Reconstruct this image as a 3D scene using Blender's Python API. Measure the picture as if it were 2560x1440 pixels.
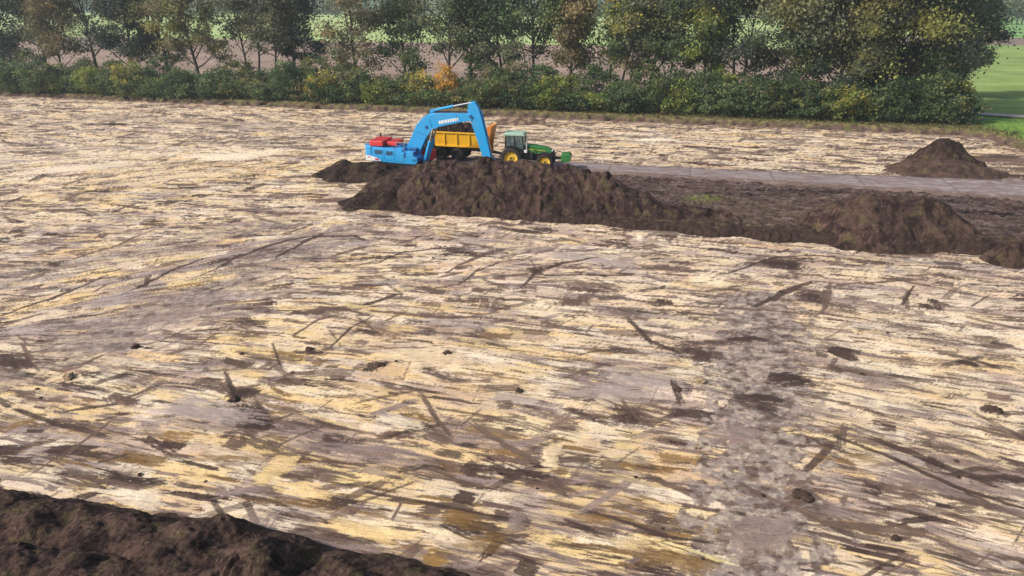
import bpy, bmesh, math, random
import numpy as np
from mathutils import Vector, Matrix, noise as mnoise

R = math.radians
scene = bpy.context.scene
for o in list(bpy.data.objects):
    bpy.data.objects.remove(o)
col_ = scene.collection

# ------------------------------------------------------------------ camera, sky, sun, exposure
CAM_H, PITCH, FOC = 15.0, 23.0, 1730.0          # drone height, degrees down, focal length in 2560-px units
cam_d = bpy.data.cameras.new('camera')
cam = bpy.data.objects.new('camera', cam_d)
col_.objects.link(cam)
cam.location = (0, 0, CAM_H)
cam.rotation_euler = (R(90 - PITCH), 0, 0)
cam_d.sensor_width = 36
cam_d.lens = 36 * FOC / 2560
cam_d.clip_start, cam_d.clip_end = 0.5, 6000
scene.camera = cam

SUN_AZ, SUN_EL = -112.0, 38.0                    # azimuth clockwise from +Y
world = bpy.data.worlds.new('World')
scene.world = world
world.use_nodes = True
wn = world.node_tree.nodes
sky = wn.new('ShaderNodeTexSky')
sky.sky_type = 'NISHITA'
sky.sun_disc = False
sky.sun_elevation = R(SUN_EL)
sky.sun_rotation = R(SUN_AZ)
sky.dust_density = 4.0
sky.air_density = 1.0
bg = wn['Background']
bg.inputs['Strength'].default_value = 0.105
world.node_tree.links.new(sky.outputs[0], bg.inputs['Color'])

sd = bpy.data.lights.new('sun', 'SUN')
sd.energy = 3.3
sd.angle = R(4)
sd.color = (1.0, 0.915, 0.82)
sun = bpy.data.objects.new('sun', sd)
col_.objects.link(sun)
sdir = Vector((math.sin(R(SUN_AZ)) * math.cos(R(SUN_EL)), math.cos(R(SUN_AZ)) * math.cos(R(SUN_EL)), math.sin(R(SUN_EL))))
sun.rotation_euler = sdir.to_track_quat('Z', 'Y').to_euler()

scene.view_settings.view_transform = 'Standard'
scene.view_settings.look = 'None'
scene.view_settings.exposure = 0.35
scene.view_settings.gamma = 1
scene.render.engine = 'CYCLES'
scene.cycles.max_bounces = 5
scene.cycles.diffuse_bounces = 3
scene.cycles.glossy_bounces = 2
scene.cycles.transmission_bounces = 4
scene.cycles.volume_bounces = 1
scene.cycles.transparent_max_bounces = 8
scene.cycles.use_denoising = True
scene.cycles.denoiser = 'OPENIMAGEDENOISE'
scene.cycles.denoising_input_passes = 'RGB_ALBEDO_NORMAL'
scene.cycles.denoising_prefilter = 'ACCURATE'

# ------------------------------------------------------------------ helpers
_c, _s = math.cos(R(PITCH)), math.sin(R(PITCH))
def at(px, py, z=0.0):
    """where the ray through a photograph pixel meets height z"""
    x = (px - 1280) / FOC; y = -(py - 720) / FOC
    dx, dy, dz = x, _c + y * _s, -_s + y * _c
    t = (z - CAM_H) / dz
    return np.array((dx * t, dy * t, z))
def V(p): return Vector((float(p[0]), float(p[1]), float(p[2])))

def tag(o, label=None, cat=None, group=None, kind=None):
    if label: o['label'] = label
    if cat: o['category'] = cat
    if group: o['group'] = group
    if kind: o['kind'] = kind
    return o
def empty(name, loc, rz=0.0, sc=1.0):
    o = bpy.data.objects.new(name, None)
    o.empty_display_size = 0.3
    o.location = loc; o.rotation_euler = (0, 0, rz); o.scale = (sc, sc, sc)
    col_.objects.link(o)
    return o
def link(name, me, m=None, parent=None, smooth=False):
    if m: me.materials.append(m)
    o = bpy.data.objects.new(name, me)
    col_.objects.link(o)
    if parent: o.parent = parent
    if smooth and len(me.polygons):
        me.polygons.foreach_set('use_smooth', np.ones(len(me.polygons), bool))
    return o
def obj(name, bm, m, parent=None, bevel=0.0, smooth=False):
    bmesh.ops.recalc_face_normals(bm, faces=bm.faces)
    me = bpy.data.meshes.new(name)
    bm.to_mesh(me); bm.free()
    o = link(name, me, m, parent, smooth)
    if bevel:
        b = o.modifiers.new('bevel', 'BEVEL')
        b.width = bevel; b.segments = 2; b.limit_method = 'ANGLE'; b.angle_limit = R(35)
    return o
def np_mesh(name, co, faces, col=None):
    """mesh from numpy arrays; faces (n,k)"""
    me = bpy.data.meshes.new(name)
    n, k = faces.shape
    me.vertices.add(len(co)); me.vertices.foreach_set('co', np.ascontiguousarray(co, np.float32).ravel())
    me.loops.add(n * k); me.loops.foreach_set('vertex_index', np.ascontiguousarray(faces, np.int32).ravel())
    me.polygons.add(n)
    me.polygons.foreach_set('loop_start', np.arange(0, n * k, k, dtype=np.int32))
    me.polygons.foreach_set('loop_total', np.full(n, k, np.int32))
    me.update(calc_edges=True)
    if col is not None:
        a = me.attributes.new('tint', 'FLOAT_COLOR', 'POINT')
        c4 = np.ones((len(co), 4), np.float32); c4[:, :3] = col
        a.data.foreach_set('color', c4.ravel())
    return me
def grid_mesh(name, X, Y, Z, col=None):
    r, c = X.shape
    co = np.stack([X, Y, Z], -1).reshape(-1, 3)
    i = np.arange(r * c).reshape(r, c)
    f = np.stack([i[:-1, :-1], i[:-1, 1:], i[1:, 1:], i[1:, :-1]], -1).reshape(-1, 4)
    return np_mesh(name, co, f, None if col is None else col.reshape(-1, 3))

# tileable noise, sampled anywhere
def make_tile(seed, N=512, beta=1.7, kmin=8, kmax=400):
    rs = np.random.RandomState(seed)
    k = np.fft.fftfreq(N) * N
    kk = np.hypot(k[:, None], k[None, :])
    amp = np.where((kk >= kmin) & (kk <= kmax), 1.0 / np.maximum(kk, 1) ** beta, 0)
    t = np.fft.ifft2(np.fft.fft2(rs.randn(N, N)) * amp).real
    return (t / t.std()).astype(np.float32)
TILES = [make_tile(i) for i in range(6)]
STREAK = [make_tile(40 + i, beta=1.0, kmin=3, kmax=42) for i in range(6)]
SMOOTH = [make_tile(20 + i, beta=2.6) for i in range(6)]
def nz(x, y, L, Ly=None, k=0, ox=0.0, oy=0.0, tiles=None):
    """noise of unit deviation, largest features about L (by Ly) metres"""
    t = (tiles or TILES)[k % 6]; N = t.shape[0]
    Ly = L if Ly is None else Ly
    u = (np.asarray(x) / (8 * L) + ox) * N; v = (np.asarray(y) / (8 * Ly) + oy) * N
    fu = np.floor(u); fv = np.floor(v)
    iu = fu.astype(np.int64); iv = fv.astype(np.int64)
    du = (u - fu).astype(np.float32); dv = (v - fv).astype(np.float32)
    a = t[iu % N, iv % N]; b = t[(iu + 1) % N, iv % N]; c = t[iu % N, (iv + 1) % N]; d = t[(iu + 1) % N, (iv + 1) % N]
    return (a * (1 - du) + b * du) * (1 - dv) + (c * (1 - du) + d * du) * dv
def nzs(x, y, L, Ly=None, k=0, ox=0.0, oy=0.0): return nz(x, y, L, Ly, k, ox, oy, SMOOTH)
def sstep(a, b, x):
    t = np.clip((x - a) / (b - a), 0, 1)
    return t * t * (3 - 2 * t)

# ------------------------------------------------------------------ materials
MATS = {}
def principled(name, rgb, rough=0.6, metal=0.0, spec=0.5, coat=0.0):
    m = bpy.data.materials.new(name); m.use_nodes = True
    b = m.node_tree.nodes['Principled BSDF']
    b.inputs['Base Color'].default_value = (*rgb, 1)
    b.inputs['Roughness'].default_value = rough
    b.inputs['Metallic'].default_value = metal
    b.inputs['Specular IOR Level'].default_value = spec
    b.inputs['Coat Weight'].default_value = coat
    MATS[name] = m
    return m, b
def worn(name, rgb, rough=0.4, metal=0.0, dirt=(0.16, 0.11, 0.08), amount=0.35, scale=2.5, coat=0.0, low=None):
    """paint with blotches of dried mud and a little colour drift; low = height below which mud gathers"""
    m, b = principled(name, rgb, rough, metal, 0.5, coat)
    nt = m.node_tree; N, L = nt.nodes, nt.links
    tc = N.new('ShaderNodeTexCoord')
    n1 = N.new('ShaderNodeTexNoise'); n1.inputs['Scale'].default_value = scale; n1.inputs['Detail'].default_value = 8; n1.inputs['Roughness'].default_value = 0.65
    L.new(tc.outputs['Object'], n1.inputs['Vector'])
    rp = N.new('ShaderNodeMapRange'); rp.inputs['From Min'].default_value = 0.5; rp.inputs['From Max'].default_value = 0.75; rp.inputs['To Max'].default_value = amount
    L.new(n1.outputs[0], rp.inputs['Value'])
    fac = rp.outputs[0]
    if low is not None:
        sp = N.new('ShaderNodeSeparateXYZ'); L.new(tc.outputs['Object'], sp.inputs[0])
        r2 = N.new('ShaderNodeMapRange'); r2.inputs['From Min'].default_value = low; r2.inputs['From Max'].default_value = low - 0.6; r2.inputs['To Max'].default_value = 0.7
        L.new(sp.outputs['Z'], r2.inputs['Value'])
        mm = N.new('ShaderNodeMath'); mm.operation = 'MAXIMUM'; L.new(fac, mm.inputs[0]); L.new(r2.outputs[0], mm.inputs[1])
        m3 = N.new('ShaderNodeMath'); m3.operation = 'MULTIPLY'; L.new(mm.outputs[0], m3.inputs[0])
        n3 = N.new('ShaderNodeMapRange'); n3.inputs['From Min'].default_value = 0.3; n3.inputs['From Max'].default_value = 0.6; L.new(n1.outputs[0], n3.inputs['Value']); L.new(n3.outputs[0], m3.inputs[1])
        fac = m3.outputs[0]
    mx = N.new('ShaderNodeMix'); mx.data_type = 'RGBA'
    mx.inputs[6].default_value = (*rgb, 1); mx.inputs[7].default_value = (*dirt, 1)
    L.new(fac, mx.inputs[0]); L.new(mx.outputs[2], b.inputs['Base Color'])
    rr = N.new('ShaderNodeMapRange'); rr.inputs['To Min'].default_value = rough; rr.inputs['To Max'].default_value = 0.95
    L.new(fac, rr.inputs['Value']); L.new(rr.outputs[0], b.inputs['Roughness'])
    return m
def tinted(name, rough=0.95, grit=((9.0, 0.35), (45.0, 0.3)), bump=(14.0, 0.06), spec=0.15, specks=None):
    """ground material: colour attribute 'tint' broken up by grit noise, with bump"""
    m, b = principled(name, (0.5, 0.5, 0.5), rough, 0, spec)
    nt = m.node_tree; N, L = nt.nodes, nt.links
    at_ = N.new('ShaderNodeAttribute'); at_.attribute_name = 'tint'
    tc = N.new('ShaderNodeTexCoord')
    vec = tc.outputs['Object']
    cur = at_.outputs['Color']
    for sc, am in grit:
        n = N.new('ShaderNodeTexNoise'); n.inputs['Scale'].default_value = sc; n.inputs['Detail'].default_value = 4; n.inputs['Roughness'].default_value = 0.6
        L.new(vec, n.inputs['Vector'])
        mr = N.new('ShaderNodeMapRange'); mr.inputs['From Min'].default_value = 0.3; mr.inputs['From Max'].default_value = 0.7
        mr.inputs['To Min'].default_value = 1 - am; mr.inputs['To Max'].default_value = 1 + am
        L.new(n.outputs[0], mr.inputs['Value'])
        vm = N.new('ShaderNodeVectorMath'); vm.operation = 'SCALE'
        L.new(cur, vm.inputs[0]); L.new(mr.outputs[0], vm.inputs['Scale'])
        cur = vm.outputs[0]
    for sc, lo, hi, am in (specks or ()):       # crumbs of another tone lying loose
        n = N.new('ShaderNodeTexNoise'); n.inputs['Scale'].default_value = sc; n.inputs['Detail'].default_value = 5; n.inputs['Roughness'].default_value = 0.75
        L.new(vec, n.inputs['Vector'])
        mr = N.new('ShaderNodeMapRange'); mr.inputs['From Min'].default_value = lo; mr.inputs['From Max'].default_value = hi
        mr.inputs['To Min'].default_value = 1; mr.inputs['To Max'].default_value = am
        L.new(n.outputs[0], mr.inputs['Value'])
        vm = N.new('ShaderNodeVectorMath'); vm.operation = 'SCALE'
        L.new(cur, vm.inputs[0]); L.new(mr.outputs[0], vm.inputs['Scale'])
        cur = vm.outputs[0]
    L.new(cur, b.inputs['Base Color'])
    n = N.new('ShaderNodeTexNoise'); n.inputs['Scale'].default_value = bump[0]; n.inputs['Detail'].default_value = 6; n.inputs['Roughness'].default_value = 0.7
    L.new(tc.outputs['Object'], n.inputs['Vector'])
    bp = N.new('ShaderNodeBump'); bp.inputs['Distance'].default_value = bump[1]; bp.inputs['Strength'].default_value = 0.8
    L.new(n.outputs[0], bp.inputs['Height']); L.new(bp.outputs[0], b.inputs['Normal'])
    return m
def leafy(name):
    m = bpy.data.materials.new(name); m.use_nodes = True
    nt = m.node_tree; N, L = nt.nodes, nt.links
    b = N['Principled BSDF']; out = N['Material Output']
    at_ = N.new('ShaderNodeAttribute'); at_.attribute_name = 'tint'
    L.new(at_.outputs['Color'], b.inputs['Base Color'])
    b.inputs['Roughness'].default_value = 0.55; b.inputs['Specular IOR Level'].default_value = 0.3
    tr = N.new('ShaderNodeBsdfTranslucent'); L.new(at_.outputs['Color'], tr.inputs['Color'])
    mx = N.new('ShaderNodeMixShader'); mx.inputs[0].default_value = 0.45
    L.new(b.outputs[0], mx.inputs[1]); L.new(tr.outputs[0], mx.inputs[2]); L.new(mx.outputs[0], out.inputs['Surface'])
    return m
SAND = tinted('sand', grit=((3.5, 0.10), (16.0, 0.14), (60.0, 0.16)), bump=(18.0, 0.02), specks=((6.0, 0.62, 0.70, 0.5), (13.0, 0.63, 0.70, 0.45)))
SOIL = tinted('dark_soil', grit=((2.2, 0.28), (9.0, 0.40), (30.0, 0.35)), bump=(16.0, 0.14), specks=((6.0, 0.58, 0.72, 1.9), (4.0, 0.56, 0.66, 0.5)))
TURF = tinted('turf', grit=((1.5, 0.2), (9.0, 0.3)), bump=(10.0, 0.1))
FARM = tinted('far_land', grit=((0.25, 0.10), (2.0, 0.12)), bump=(3.0, 0.05))
LEAF = leafy('leaves')
BARK = worn('bark', (0.060, 0.048, 0.040), 0.95, 0, (0.10, 0.095, 0.075), 0.8, 1.2)
BLUE = worn('blue_paint', (0.022, 0.345, 0.74), 0.32, 0, (0.25, 0.22, 0.20), 0.22, 1.6, 0.4)
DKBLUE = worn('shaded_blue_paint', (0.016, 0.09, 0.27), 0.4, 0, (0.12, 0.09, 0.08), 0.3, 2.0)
RED = worn('red_paint', (0.62, 0.030, 0.035), 0.30, 0, (0.3, 0.2, 0.18), 0.2, 2.0, 0.4)
YEL = worn('yellow_paint', (0.90, 0.50, 0.022), 0.40, 0, (0.40, 0.24, 0.08), 0.35, 1.4, 0.2)
ORA = worn('orange_paint', (0.72, 0.25, 0.025), 0.45, 0, (0.25, 0.13, 0.06), 0.5, 2.0)
GRN = worn('green_paint', (0.035, 0.20, 0.050), 0.28, 0, (0.18, 0.18, 0.10), 0.25, 2.0, 0.5)
PALEG = worn('sky_sheen_green_roof', (0.40, 0.58, 0.46), 0.35, 0, (0.35, 0.38, 0.30), 0.3, 2.0, 0.3)  # green lightened: sky sheen on the roof is put into the colour
RIMY = worn('yellow_rim', (0.74, 0.50, 0.050), 0.45, 0, (0.22, 0.15, 0.06), 0.6, 3.0)
RUB = worn('rubber', (0.020, 0.018, 0.018), 0.85, 0, (0.12, 0.085, 0.07), 0.75, 3.0)
IRON = worn('black_iron', (0.022, 0.022, 0.026), 0.6, 0.2, (0.11, 0.08, 0.065), 0.6, 3.0)
GREY2 = worn('dusty_dark_rim', (0.05, 0.048, 0.05), 0.6, 0, (0.13, 0.10, 0.085), 0.7, 3.0)
STEEL = principled('polished_steel', (0.75, 0.76, 0.78), 0.25, 1.0)[0]
WHITE = principled('white_decal', (0.80, 0.80, 0.82), 0.5)[0]
REDDEC = principled('red_decal', (0.50, 0.05, 0.07), 0.5)[0]
GREY = worn('grey_paint', (0.42, 0.43, 0.43), 0.4, 0, (0.2, 0.17, 0.15), 0.3, 3.0)
def glass_mat():
    m, b = principled('cab_glass', (0.16, 0.22, 0.24), 0.06, 0, 0.6)
    nt = m.node_tree; N, L = nt.nodes, nt.links
    t = N.new('ShaderNodeBsdfTransparent'); t.inputs[0].default_value = (0.72, 0.82, 0.82, 1)
    mx = N.new('ShaderNodeMixShader'); mx.inputs[0].default_value = 0.5
    L.new(b.outputs[0], mx.inputs[1]); L.new(t.outputs[0], mx.inputs[2]); L.new(mx.outputs[0], N['Material Output'].inputs['Surface'])
    return m
GLASS = glass_mat()

# ------------------------------------------------------------------ bmesh pieces
def add_box(bm, c, s, rot=None):
    M = Matrix.Translation(c)
    if rot is not None: M = M @ rot
    bmesh.ops.create_cube(bm, size=1, matrix=M @ Matrix.Diagonal((*s, 1)))
def add_prism(bm, poly, y0, y1, taper=1.0):
    """profile in x-z, pushed along y"""
    a = [bm.verts.new((x, y0, z)) for x, z in poly]
    b = [bm.verts.new((x, y1, z)) for x, z in poly]
    n = len(poly)
    bm.faces.new(a); bm.faces.new(b[::-1])
    for i in range(n): bm.faces.new((a[i], a[(i + 1) % n], b[(i + 1) % n], b[i]))
def add_plan(bm, poly, z0, z1):
    a = [bm.verts.new((x, y, z0)) for x, y in poly]
    b = [bm.verts.new((x, y, z1)) for x, y in poly]
    n = len(poly)
    bm.faces.new(a); bm.faces.new(b[::-1])
    for i in range(n): bm.faces.new((a[i], a[(i + 1) % n], b[(i + 1) % n], b[i]))
def add_tube(bm, p0, p1, r0, r1=None, n=12):
    p0, p1 = Vector(p0), Vector(p1)
    r1 = r0 if r1 is None else r1
    d = p1 - p0
    M = Matrix.Translation((p0 + p1) / 2) @ d.to_track_quat('Z', 'Y').to_matrix().to_4x4()
    bmesh.ops.create_cone(bm, cap_ends=True, segments=n, radius1=r0, radius2=r1, depth=d.length, matrix=M)
def add_lathe(bm, prof, c, n=32, cap=True):
    """profile (radius, y) turned about the y axis through c"""
    rings = []
    for r, y in prof:
        rings.append([bm.verts.new((c[0] + r * math.cos(2 * math.pi * i / n), c[1] + y, c[2] + r * math.sin(2 * math.pi * i / n))) for i in range(n)])
    for a, b in zip(rings, rings[1:]):
        for i in range(n):
            bm.faces.new((a[i], a[(i + 1) % n], b[(i + 1) % n], b[i]))
    if cap and prof[0][0] > 0: bm.faces.new(rings[0])
    if cap and prof[-1][0] > 0: bm.faces.new(rings[-1][::-1])

# ------------------------------------------------------------------ layout lines (world)
BND = [at(-900, 201), at(0, 238), at(1200, 287), at(2390, 337), at(2480, 347), at(2560, 377), at(2760, 440), at(3300, 640)]   # edge of the stripped sand
E_S = BND[3] - BND[1]; E_S[2] = 0; E_S = E_S / np.linalg.norm(E_S)                  # along the tree row, to the right
E_T = np.array((-E_S[1], E_S[0], 0.0))                                              # away from the camera
LAND = 0.45                                                                         # unstripped land above the sand floor
ORG = BND[1].copy(); ORG[2] = 0
def st(s, t, z=0.0): return ORG + E_S * s + E_T * t + np.array((0, 0, z))
def to_st(p): d = np.asarray(p)[:2] - ORG[:2]; return float(d @ E_S[:2]), float(d @ E_T[:2])
def poly_dist(X, Y, pts, ext=None):
    """signed distance to an open polyline, positive to its left"""
    best = np.full(X.shape, 1e9); sg = np.ones(X.shape)
    for p, q in zip(pts, pts[1:]):
        dx, dy = q[0] - p[0], q[1] - p[1]; L2 = dx * dx + dy * dy
        t = np.clip(((X - p[0]) * dx + (Y - p[1]) * dy) / L2, 0, 1)
        ex, ey = X - (p[0] + t * dx), Y - (p[1] + t * dy)
        d = np.hypot(ex, ey); s = np.where(dx * ey - dy * ex >= 0, 1.0, -1.0)
        m = d < best
        best = np.where(m, d, best); sg = np.where(m, s, sg)
    return best * sg

# ------------------------------------------------------------------ sand field: every scrape of the bucket laid down one over another
C_TAN = np.array((0.60, 0.415, 0.225)); C_CREAM = np.array((0.70, 0.55, 0.36)); C_PALE = np.array((0.74, 0.62, 0.465)); C_YEL = np.array((0.70, 0.515, 0.255))
C_PINK = np.array((0.46, 0.345, 0.270)); C_MAUVE = np.array((0.235, 0.178, 0.160)); C_GREY = np.array((0.36, 0.30, 0.272))
C_BROWN = np.array((0.060, 0.039, 0.033)); C_MID = np.array((0.130, 0.088, 0.069)); C_OCH = np.array((0.20, 0.118, 0.045))
rows, cols = 1300, 1200
ys = np.linspace(7.5 ** -0.5, 150 ** -0.5, rows) ** -2.0
ts = np.linspace(-1, 1, cols)
XH = 9 + 0.84 * ys
GX = ts[None, :] * XH[:, None]
GY = np.repeat(ys[:, None], cols, 1)

def zone(px, py, rx, ry, X=None, Y=None, ang=0.0):
    p = at(px, py)
    X = GX if X is None else X; Y = GY if Y is None else Y
    dx, dy = X - p[0], Y - p[1]
    c, s = math.cos(R(ang)), math.sin(R(ang))
    return np.exp(-(((dx * c + dy * s) / rx) ** 2 + ((-dx * s + dy * c) / ry) ** 2))
def zones(X, Y):
    yz = zone(1100, 1180, 13, 6, X, Y, -13) + 0.8 * zone(1000, 850, 9, 4, X, Y) + 0.9 * zone(560, 430, 16, 8, X, Y, 20) + 0.7 * zone(560, 650, 6, 4, X, Y, 30) + 0.5 * zone(250, 760, 5, 3, X, Y)
    gz = zone(1880, 880, 2.6, 5, X, Y) + zone(1880, 1250, 2.2, 6, X, Y) + 0.9 * zone(700, 620, 9, 3, X, Y, 45) + 0.9 * zone(300, 780, 9, 3.5, X, Y, 40) + 0.6 * zone(60, 640, 10, 6, X, Y) + 0.5 * zone(700, 330, 30, 5, X, Y, -10)
    wz = zone(250, 390, 22, 9, X, Y, 10) + 0.8 * zone(1700, 340, 20, 4, X, Y, -10) + 0.7 * zone(2200, 850, 9, 6, X, Y, -15) + 0.6 * zone(1300, 880, 8, 4, X, Y)
    pz = zone(1900, 640, 16, 6, X, Y, -10) + 0.7 * zone(1200, 610, 14, 4, X, Y, -10) + 0.5 * zone(2250, 1250, 6, 5, X, Y)
    return np.clip(yz, 0, 1), np.clip(gz, 0, 1), np.clip(wz, 0, 1), np.clip(pz, 0, 1)
YZ, GZ, WZ, PZ = zones(GX, GY)
def mixc(c, d, m): return c * (1 - m[..., None]) + d * m[..., None]
SC = np.zeros((rows, cols, 3)) + C_CREAM
SC = mixc(SC, C_PALE, sstep(-0.6, 1.0, nz(GX, GY, 3.0, k=0) + 1.2 * WZ - 0.4))
SC = mixc(SC, C_YEL, 0.9 * sstep(-0.2, 1.3, nz(GX, GY, 4.0, 2.0, k=1) + 1.9 * YZ - 0.75))
SC = mixc(SC, C_PINK, 0.8 * sstep(0.0, 1.5, nz(GX, GY, 4.0, 1.8, k=2) + 1.1 * PZ - 0.25))
SC = mixc(SC, C_GREY, 0.9 * sstep(0.3, 1.4, nz(GX, GY, 2.5, 1.5, k=3) + 2.0 * GZ - 0.55))
HZ = 0.025 * nzs(GX, GY, 6.0, k=4) + 0.006 * nzs(GX, GY, 1.2, k=5)
rng = np.random.RandomState(7)
def flow_field(X, Y):
    """direction, in degrees, in which the digger drew its bucket"""
    a = -15.0 + 48 * np.clip(zone(330, 700, 11, 9, X, Y, 40), 0, 1) * sstep(23, 33, Y) + 34 * np.clip(zone(250, 430, 32, 11, X, Y, 15), 0, 1)
    a = a + 26 * np.clip(zone(1350, 660, 8, 3.0, X, Y), 0, 1) - 15 * np.clip(zone(2500, 1200, 7, 7, X, Y), 0, 1)
    return a + 1.2 * nzs(X, Y, 9.0, k=2)
FLOW = flow_field(GX, GY)
def flow(x, y): return float(flow_field(np.array([[x]]), np.array([[y]]))[0, 0])
def paint(cx, cy, L, W, ang, color, alpha=0.8, streak=1.0, dh=0.0, thr=0.0, soft=0.25, grain=0.0):
    r = 0.5 * math.hypot(L, W) * 1.15
    i0, i1 = np.searchsorted(ys, [cy - r, cy + r])
    if i1 - i0 < 1: return
    xa, xb = 9 + 0.84 * ys[i0], 9 + 0.84 * ys[min(i1, rows - 1)]
    ta = min((cx - r) / xa, (cx - r) / xb); tb = max((cx + r) / xa, (cx + r) / xb)
    j0, j1 = np.searchsorted(ts, [ta, tb])
    if j1 - j0 < 1: return
    x = GX[i0:i1, j0:j1] - cx; y = GY[i0:i1, j0:j1] - cy
    c, s = math.cos(R(ang)), math.sin(R(ang))
    a = x * c + y * s; b = -x * s + y * c
    o1, o2 = rng.rand(2); k = rng.randint(6)
    rag = nz(b * 0 + o1 * 50, b, 0.6, 0.15, k, o2, o1)                     # ragged ends, tooth by tooth
    rag2 = nz(a, b, 0.9, 0.5, k + 1, o1, o2)
    w = sstep(1.0, 1.0 - soft, np.abs(2 * a / L) + 0.12 * rag + 0.03 * rag2) * sstep(1.0, 1.0 - max(0.12, soft), np.abs(2 * b / W) + 0.05 * rag2)
    if streak > 0:
        n = nz(a, b, 5.5, 0.52, k + 2, o1, o2, STREAK)
        w = w * (1 - streak + streak * sstep(thr - 0.22, thr + 0.22, n))
    if grain: w = sstep(0.30, 0.62, w + grain * nz(a, b, 0.9, 0.22, k, o2, o1))          # crumbles into grains at its rim
    w = w * alpha
    SC[i0:i1, j0:j1] = SC[i0:i1, j0:j1] * (1 - w[..., None]) + color * w[..., None]
    if dh: HZ[i0:i1, j0:j1] += 0.25 * dh * w
def jit(c, a=0.12): return np.clip(c * (1 + a * rng.randn()) * (1 + 0.015 * rng.randn(3)), 0.02, 0.8)
def spots_(n):
    out = []
    while len(out) < n:
        y = rng.uniform(11, 122)
        if rng.rand() < (9 + 0.84 * y) / 112 + 9.0 / y: out.append((rng.uniform(-1, 1) * (7 + 0.8 * y), y))
    rng.shuffle(out)
    return out
def zo(P): return zones(np.array([p[0] for p in P])[:, None], np.array([p[1] for p in P])[:, None])
def layer(n, fn):
    P = spots_(n); Z = zo(P)
    for i_, (x, y) in enumerate(P):
        fn(x, y, flow(x, y) + rng.randn() * 2.5, *[float(q_[i_, 0]) for q_ in Z])
def broad(x, y, f, zy, zg, zw, zp):        # broad passes of the bucket, one tone each
    c = (C_CREAM, C_PALE, C_CREAM, C_PINK, C_CREAM, C_GREY)[rng.randint(6)]
    if rng.rand() < 0.12 + 0.6 * zy: c = C_YEL if rng.rand() < 0.7 else C_TAN
    if rng.rand() < 0.06: c = C_TAN
    if rng.rand() < 0.7 * zg: c = (C_GREY, C_MAUVE)[rng.randint(2)]
    if rng.rand() < 0.6 * zw: c = C_PALE
    if rng.rand() < 0.35 * zp: c = C_PINK
    paint(x, y, rng.uniform(1.8, 5), rng.uniform(0.8, 1.8), f, jit(c, 0.06), rng.uniform(0.6, 1.0), 0.4, 0.02 * rng.randn(), rng.uniform(-1.2, 0.0), 0.08)
def smear(x, y, f, zy, zg, zw, zp):        # translucent grey-mauve skin of topsoil, full of fine lines
    c = (C_PINK, C_MAUVE, C_GREY, C_MAUVE)[rng.randint(4)]
    paint(x, y, rng.uniform(1.2, 5), rng.uniform(0.3, 1.5), f, jit(c, 0.1), rng.uniform(0.6, 0.95) * (1 - 0.5 * zw), 0.75, 0.0, rng.uniform(-0.6, 0.5), 0.12)
def light(x, y, f, zy, zg, zw, zp):
    c = C_CREAM if rng.rand() > 0.5 else C_PALE
    if rng.rand() < 0.6 * zy: c = C_YEL
    paint(x, y, rng.uniform(1.2, 4.5), rng.uniform(0.2, 1.0), f, jit(c, 0.06), rng.uniform(0.7, 1.0), 0.6, 0.0, rng.uniform(-0.5, 0.5), 0.1)
def bundle(x, y, f, zy, zg, zw, zp):       # straight tooth lines
    c = (C_BROWN, C_MID, C_MAUVE, C_MID)[rng.randint(4)]
    if rng.rand() < 0.25 * zy: c = C_OCH
    paint(x, y, rng.uniform(1.0, 4.0), rng.uniform(0.4, 1.6), f, jit(c), rng.uniform(0.75, 1.0) * (1 - 0.4 * zw), 1.0, -0.01, rng.uniform(0.5, 1.2), 0.2)
def groove(x, y, f, zy, zg, zw, zp):       # single dark groove
    c = (C_BROWN, C_MID, C_MAUVE)[rng.randint(3)]
    if rng.rand() < 0.25 * zy: c = C_OCH
    paint(x, y, rng.uniform(0.5, 2.8), rng.uniform(0.10, 0.30), f, jit(c), rng.uniform(0.8, 1.0) * (1 - 0.25 * zw), 0.15, -0.02, -0.5, 0.4, 0.12)
def patch(x, y, f, zy, zg, zw, zp):        # patch of topsoil left behind
    c = (C_BROWN, C_MID, C_MID)[rng.randint(3)]
    if y < 32 and rng.rand() < 0.3: return
    if rng.rand() < 0.12 * zy: c = C_OCH
    turn = 75 if rng.rand() < 0.08 else 0
    far = 1 + 0.5 * (y > 50)
    paint(x, y, rng.uniform(0.5, 2.2) * far, rng.uniform(0.2, 0.7) * far, f + turn + rng.randn() * 9, jit(c, 0.2), rng.uniform(0.75, 1.0) * (1 - 0.3 * zw), 0.5, 0.03, -0.6, 0.16, 0.16)
def diag(x, y, f, zy, zg, zw, zp):         # slanting track and bucket-edge strokes across the passes
    paint(x, y, rng.uniform(1.0, 3.4), rng.uniform(0.12, 0.45), f + rng.choice([28, 38, 50, -30]) + rng.randn() * 8, jit((C_BROWN, C_MID, C_MAUVE)[rng.randint(3)]), rng.uniform(0.6, 0.95) * (1 - 0.3 * zw), 0.3, -0.02, -0.5, 0.3, 0.12)
def stop(x, y, f, zy, zg, zw, zp):         # line across the scrapes where the bucket stopped
    paint(x, y, rng.uniform(0.8, 2.4), rng.uniform(0.06, 0.16), f + 75 + rng.randn() * 12, jit(C_MID), rng.uniform(0.6, 0.95), 0.2, 0.01, -0.3, 0.3)
layer(5500, broad); layer(3400, smear); layer(2600, light); layer(3600, bundle); layer(1200, light); layer(3200, groove); layer(3500, patch); layer(300, stop); layer(1100, diag)
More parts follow.
